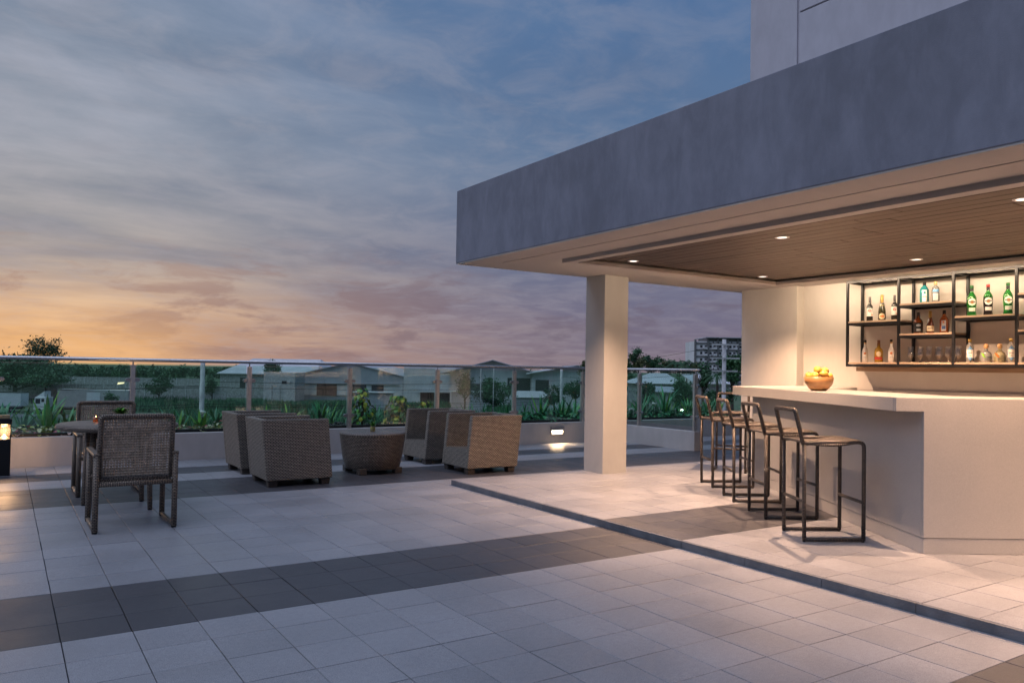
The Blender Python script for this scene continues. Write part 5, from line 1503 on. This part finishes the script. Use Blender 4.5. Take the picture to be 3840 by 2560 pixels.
# ------------------------------------------------------------------ trees
TRK = simple('bark', (0.06, 0.045, 0.035, 1), 0.9)
FOL = [simple('foliage_a', (0.045, 0.13, 0.055, 1), 0.6), simple('foliage_b', (0.07, 0.18, 0.07, 1), 0.6), simple('foliage_c', (0.03, 0.09, 0.04, 1), 0.6), simple('foliage_olive', (0.12, 0.13, 0.05, 1), 0.6)]


def leaf_cloud(rg, n, rx, ry, rz, cz, clumps, ls, flat=1.0, shell=0.55):
    d = rg.normal(size=(clumps, 3)); d /= np.linalg.norm(d, axis=1)[:, None]
    rr = shell + (1 - shell) * rg.random(clumps)[:, None]
    cc = d * rr * np.array([rx, ry, rz]) * 0.86; cc[:, 2] += cz
    sz = rg.uniform(0.16, 0.36, clumps)
    ids = rg.integers(0, clumps, n)
    p = cc[ids] + rg.normal(size=(n, 3)) * sz[ids][:, None] * np.array([rx, ry, rz * flat]) * 0.62
    nrm = rg.normal(size=(n, 3)) + np.array([0, 0, 0.7]); nrm /= np.linalg.norm(nrm, axis=1)[:, None]
    u = np.cross(nrm, rg.normal(size=(n, 3))); u /= np.linalg.norm(u, axis=1)[:, None]; v = np.cross(nrm, u)
    s = ls * rg.uniform(0.6, 1.4, n)[:, None]
    V = np.stack([p - u * s, p - v * s * 0.45, p + u * s, p + v * s * 0.45], 1)
    return V, ids


def tree(label, px, D, ytop, ybot, wpx, seed, n=1600, clumps=26, ls=0.35, mats=(0, 1, 2), name='leafy_tree', group=None, shell=0.5, trunk_r=0.22, hpow=1.0):
    rg = np.random.default_rng(seed); rp = random.Random(seed)
    t = bgthing(name, label, 'tree', px, D, group); k = mpp(D); ht = zat(px, ytop, D); hb = max(0.5, zat(px, ybot, D)); rx = wpx * k / 2; rz = (ht - hb) / 2; cz = hb + rz
    V, ids = leaf_cloud(rg, n, rx, rx * 0.85, rz, cz, clumps, ls, shell=shell)
    quads('crown', V, [FOL[i] for i in mats], t, mi=ids % len(mats))
    m = MB(); m.tube([(0, 0, 0), (0.1, 0, cz * 0.5), (0, 0, cz)], [trunk_r, trunk_r * 0.8, trunk_r * 0.5], 8)
    for q in range(6):
        a = rp.uniform(0, 2 * PI); z = hb + rz * rp.uniform(-0.2, 0.6)
        m.tube([(0, 0, z), (rx * 0.4 * math.cos(a), rx * 0.4 * math.sin(a), z + rz * 0.35), (rx * 0.75 * math.cos(a), rx * 0.75 * math.sin(a), z + rz * 0.6)], [trunk_r * 0.4, trunk_r * 0.25, 0.04], 6)
    m.build('trunk', TRK, t)
    return t


tree('huge spreading tree at the left edge behind the lorry', 60, 205, 1318, 1448, 420, 1, 9000, 70, 0.42, shell=0.35, trunk_r=0.6)
tree('airy tall tree top standing above the handrail at far left', 165, 235, 1258, 1385, 175, 2, 4200, 40, 0.30, (2, 3, 0), shell=0.3, trunk_r=0.35)
tree('dark bushy tree leaning over the wall left of the far chair', 175, 195, 1398, 1446, 200, 3, 3200, 30, 0.35, (2, 0, 1), shell=0.35)
tree('bush growing over the wall right of the far chair', 600, 205, 1408, 1480, 130, 4, 1800, 22, 0.3, (0, 2))
tree('small bush in front of the lorry trailer', 430, 147, 1462, 1530, 66, 5, 1000, 14, 0.2, (0, 1))
tree('round tree on the roofs left of the grey warehouse', 1025, 232, 1350, 1430, 66, 6, 1700, 18, 0.32, (2, 0))
tree('bush under the eave of the long shed', 800, 214, 1388, 1480, 62, 7, 1200, 14, 0.3, (2, 0))
tree('tree in front of the white warehouse, tall one', 1745, 150, 1386, 1500, 70, 8, 1700, 22, 0.2, (0, 1, 2))
tree('broad dark shrub tree right of the tall one', 1850, 148, 1418, 1520, 170, 9, 3400, 34, 0.24, (0, 2, 1))
tree('small bush beside the tarpaulin shelter', 2080, 152, 1440, 1520, 110, 10, 1500, 20, 0.22, (0, 2))
tree('dark tree just left of the column', 2160, 150, 1415, 1500, 100, 11, 1900, 24, 0.22, (2, 0))
tree('reddish round tree top above the handrail beside the column', 2190, 180, 1342, 1420, 50, 12, 900, 10, 0.25, (3, 3, 0))
for j, (px, D, yt, yb, w_, n_) in enumerate(((2395, 165, 1305, 1400, 90, 1700), (2445, 175, 1326, 1405, 85, 1500), (2500, 170, 1344, 1410, 80, 1400), (2548, 180, 1352, 1408, 70, 1200), (2590, 172, 1350, 1410, 80, 1300), (2340, 170, 1345, 1410, 80, 1300))):
    tree('tall tree of the row right of the column, ' + ('tallest one', 'second, feathery top', 'third, rounded top', 'fourth in the row', 'fifth, before the apartment block', 'one right at the column')[j], px, D, yt, yb, w_, 20 + j, n_, 16, 0.28, (0, 2, 3), group='tree row behind the houses', shell=0.3)
tree('large dark tree behind the utility pole', 2745, 80, 1312, 1440, 120, 31, 3200, 30, 0.17, (2, 0, 1), shell=0.35)
tree('dark green tree behind the railing end post', 2560, 78, 1400, 1540, 100, 32, 3200, 30, 0.14, (2, 0, 1), shell=0.3)
tree('tree with open crown right of the railing end', 2635, 82, 1360, 1470, 80, 33, 1500, 16, 0.15, (2, 0), shell=0.4)
tree('small bush left of the hipped roof house', 2430, 85, 1424, 1520, 75, 34, 1600, 18, 0.13, (2, 0))
tree('dark hedge tree at the right end behind stools', 2700, 70, 1455, 1530, 120, 35, 1800, 20, 0.14, (2, 0))


def palm(label, px, ytop, D, r, seed):
    rg = random.Random(seed); t = bgthing('palm_tree', label, 'palm tree', px, D, 'palm trees'); h = zat(px, ytop, D) - r * 0.2
    MB().tube([(0, 0, 0), (0.15, 0, h * 0.5), (0, 0, h)], [0.16, 0.13, 0.1], 8).build('trunk', TRK, t)
    for q in range(15):
        az = 2 * PI * q / 15 + rg.uniform(-.2, .2); el_ = rg.uniform(-0.2, 1.1); vs = []; fs = []
        m = MB(); pts = []
        for i in range(9):
            s = i / 8; a = el_ - 1.7 * s * s * (0.6 + 0.4 * rg.random()); rr = r * s
            pts.append((rr * math.cos(az) * math.cos(el_ * 0.5), rr * math.sin(az) * math.cos(el_ * 0.5), h + r * (math.sin(el_) * s - 0.75 * s * s)))
        for i in range(8):
            p, q2 = Vector(pts[i]), Vector(pts[i + 1]); d = (q2 - p).normalized(); sd_ = d.cross(Vector((0, 0, 1))).normalized()
            for s_ in (-1, 1):
                for e in (0, 0.5):
                    c = p.lerp(q2, e); ln = r * 0.26 * math.sin(PI * min(0.97, (i + e + 0.6) / 9))
                    tip = c + sd_ * s_ * ln + d * ln * 0.6 - Vector((0, 0, ln * 0.5))
                    m.add([c, c + d * r * 0.04, tip], [(0, 1, 2)])
        m.tube(pts, [0.03] * 8 + [0.008], 4)
        m.build('frond', FOL[2 if q % 2 else 0], t)
    return t


palm('coconut palm above the far wall, left of the balustrade post', 268, 1368, 260, 3.6, 1)
palm('palm with drooping fronds beside the utility pole', 2690, 1395, 66, 1.3, 2)
palm('small palm top in the tree row before the apartment block', 2540, 1352, 165, 3.0, 3)
palm('slim palm at the far end of the tree row', 2575, 1350, 160, 2.2, 4)

# far wood: one mass below the horizon
VV = []; II = []
rg = np.random.default_rng(77)
for j in range(150):
    px = -300 + j * 18 + rg.uniform(-8, 8); D = rg.uniform(430, 640); g0 = gp_(px, D); k = mpp(D)
    yh = 1354 + 0.0168 * px
    top = zat(px, yh + rg.uniform(-1, 14), D)
    V, ids = leaf_cloud(rg, 420, rg.uniform(5, 9), rg.uniform(5, 8), top / 2, top / 2, 10, 0.9, shell=0.3)
    V = V + np.array([g0.x, g0.y, GZ]); V[..., 2] = np.maximum(V[..., 2], GZ); VV.append(V); II.append((ids + j) % 3)
o = quads('distant_woods', np.concatenate(VV), [FOL[0], FOL[2], FOL[1]], None, mi=np.concatenate(II))
tag(o, 'far dark green wood along the horizon', 'wood', kind='stuff')

# tall grass in the field
rg = np.random.default_rng(9); n_ = 46000
pxs = rg.uniform(440, 2700, n_); Ds = rg.uniform(112, 212, n_)
keep = ~((pxs < 640) & (Ds < 160)); pxs, Ds = pxs[keep], Ds[keep]; n_ = len(pxs)
fw_, rt_ = np.array(FW), np.array(RT)
P = (fw_[None] + rt_[None] * ((pxs - 1920) / FOC)[:, None]) * Ds[:, None]; P[:, 2] = GZ
cl = np.sin(P[:, 0] * 0.21) * np.cos(P[:, 1] * 0.17) + 0.5 * np.sin(P[:, 0] * 0.53 + P[:, 1] * 0.4)
h = rg.uniform(0.5, 1.5, n_) * (1 + 0.35 * cl); a = rg.uniform(0, 2 * PI, n_); wd = rg.uniform(0.1, 0.28, n_)
u = np.stack([np.cos(a), np.sin(a), 0 * a], 1) * wd[:, None]
tip = P + np.stack([rg.normal(0, 0.35, n_), rg.normal(0, 0.35, n_), h], 1)
V = np.stack([P - u, P + u, tip], 1)
o = quads('tall_grass', V, [simple('grass_a', (0.065, 0.19, 0.09, 1), 0.7), simple('grass_b', (0.10, 0.24, 0.11, 1), 0.7), simple('grass_c', (0.045, 0.13, 0.065, 1), 0.7)], None, mi=rg.integers(0, 3, n_))
tag(o, 'tall green grass filling the field behind the glass', 'grass', kind='stuff')
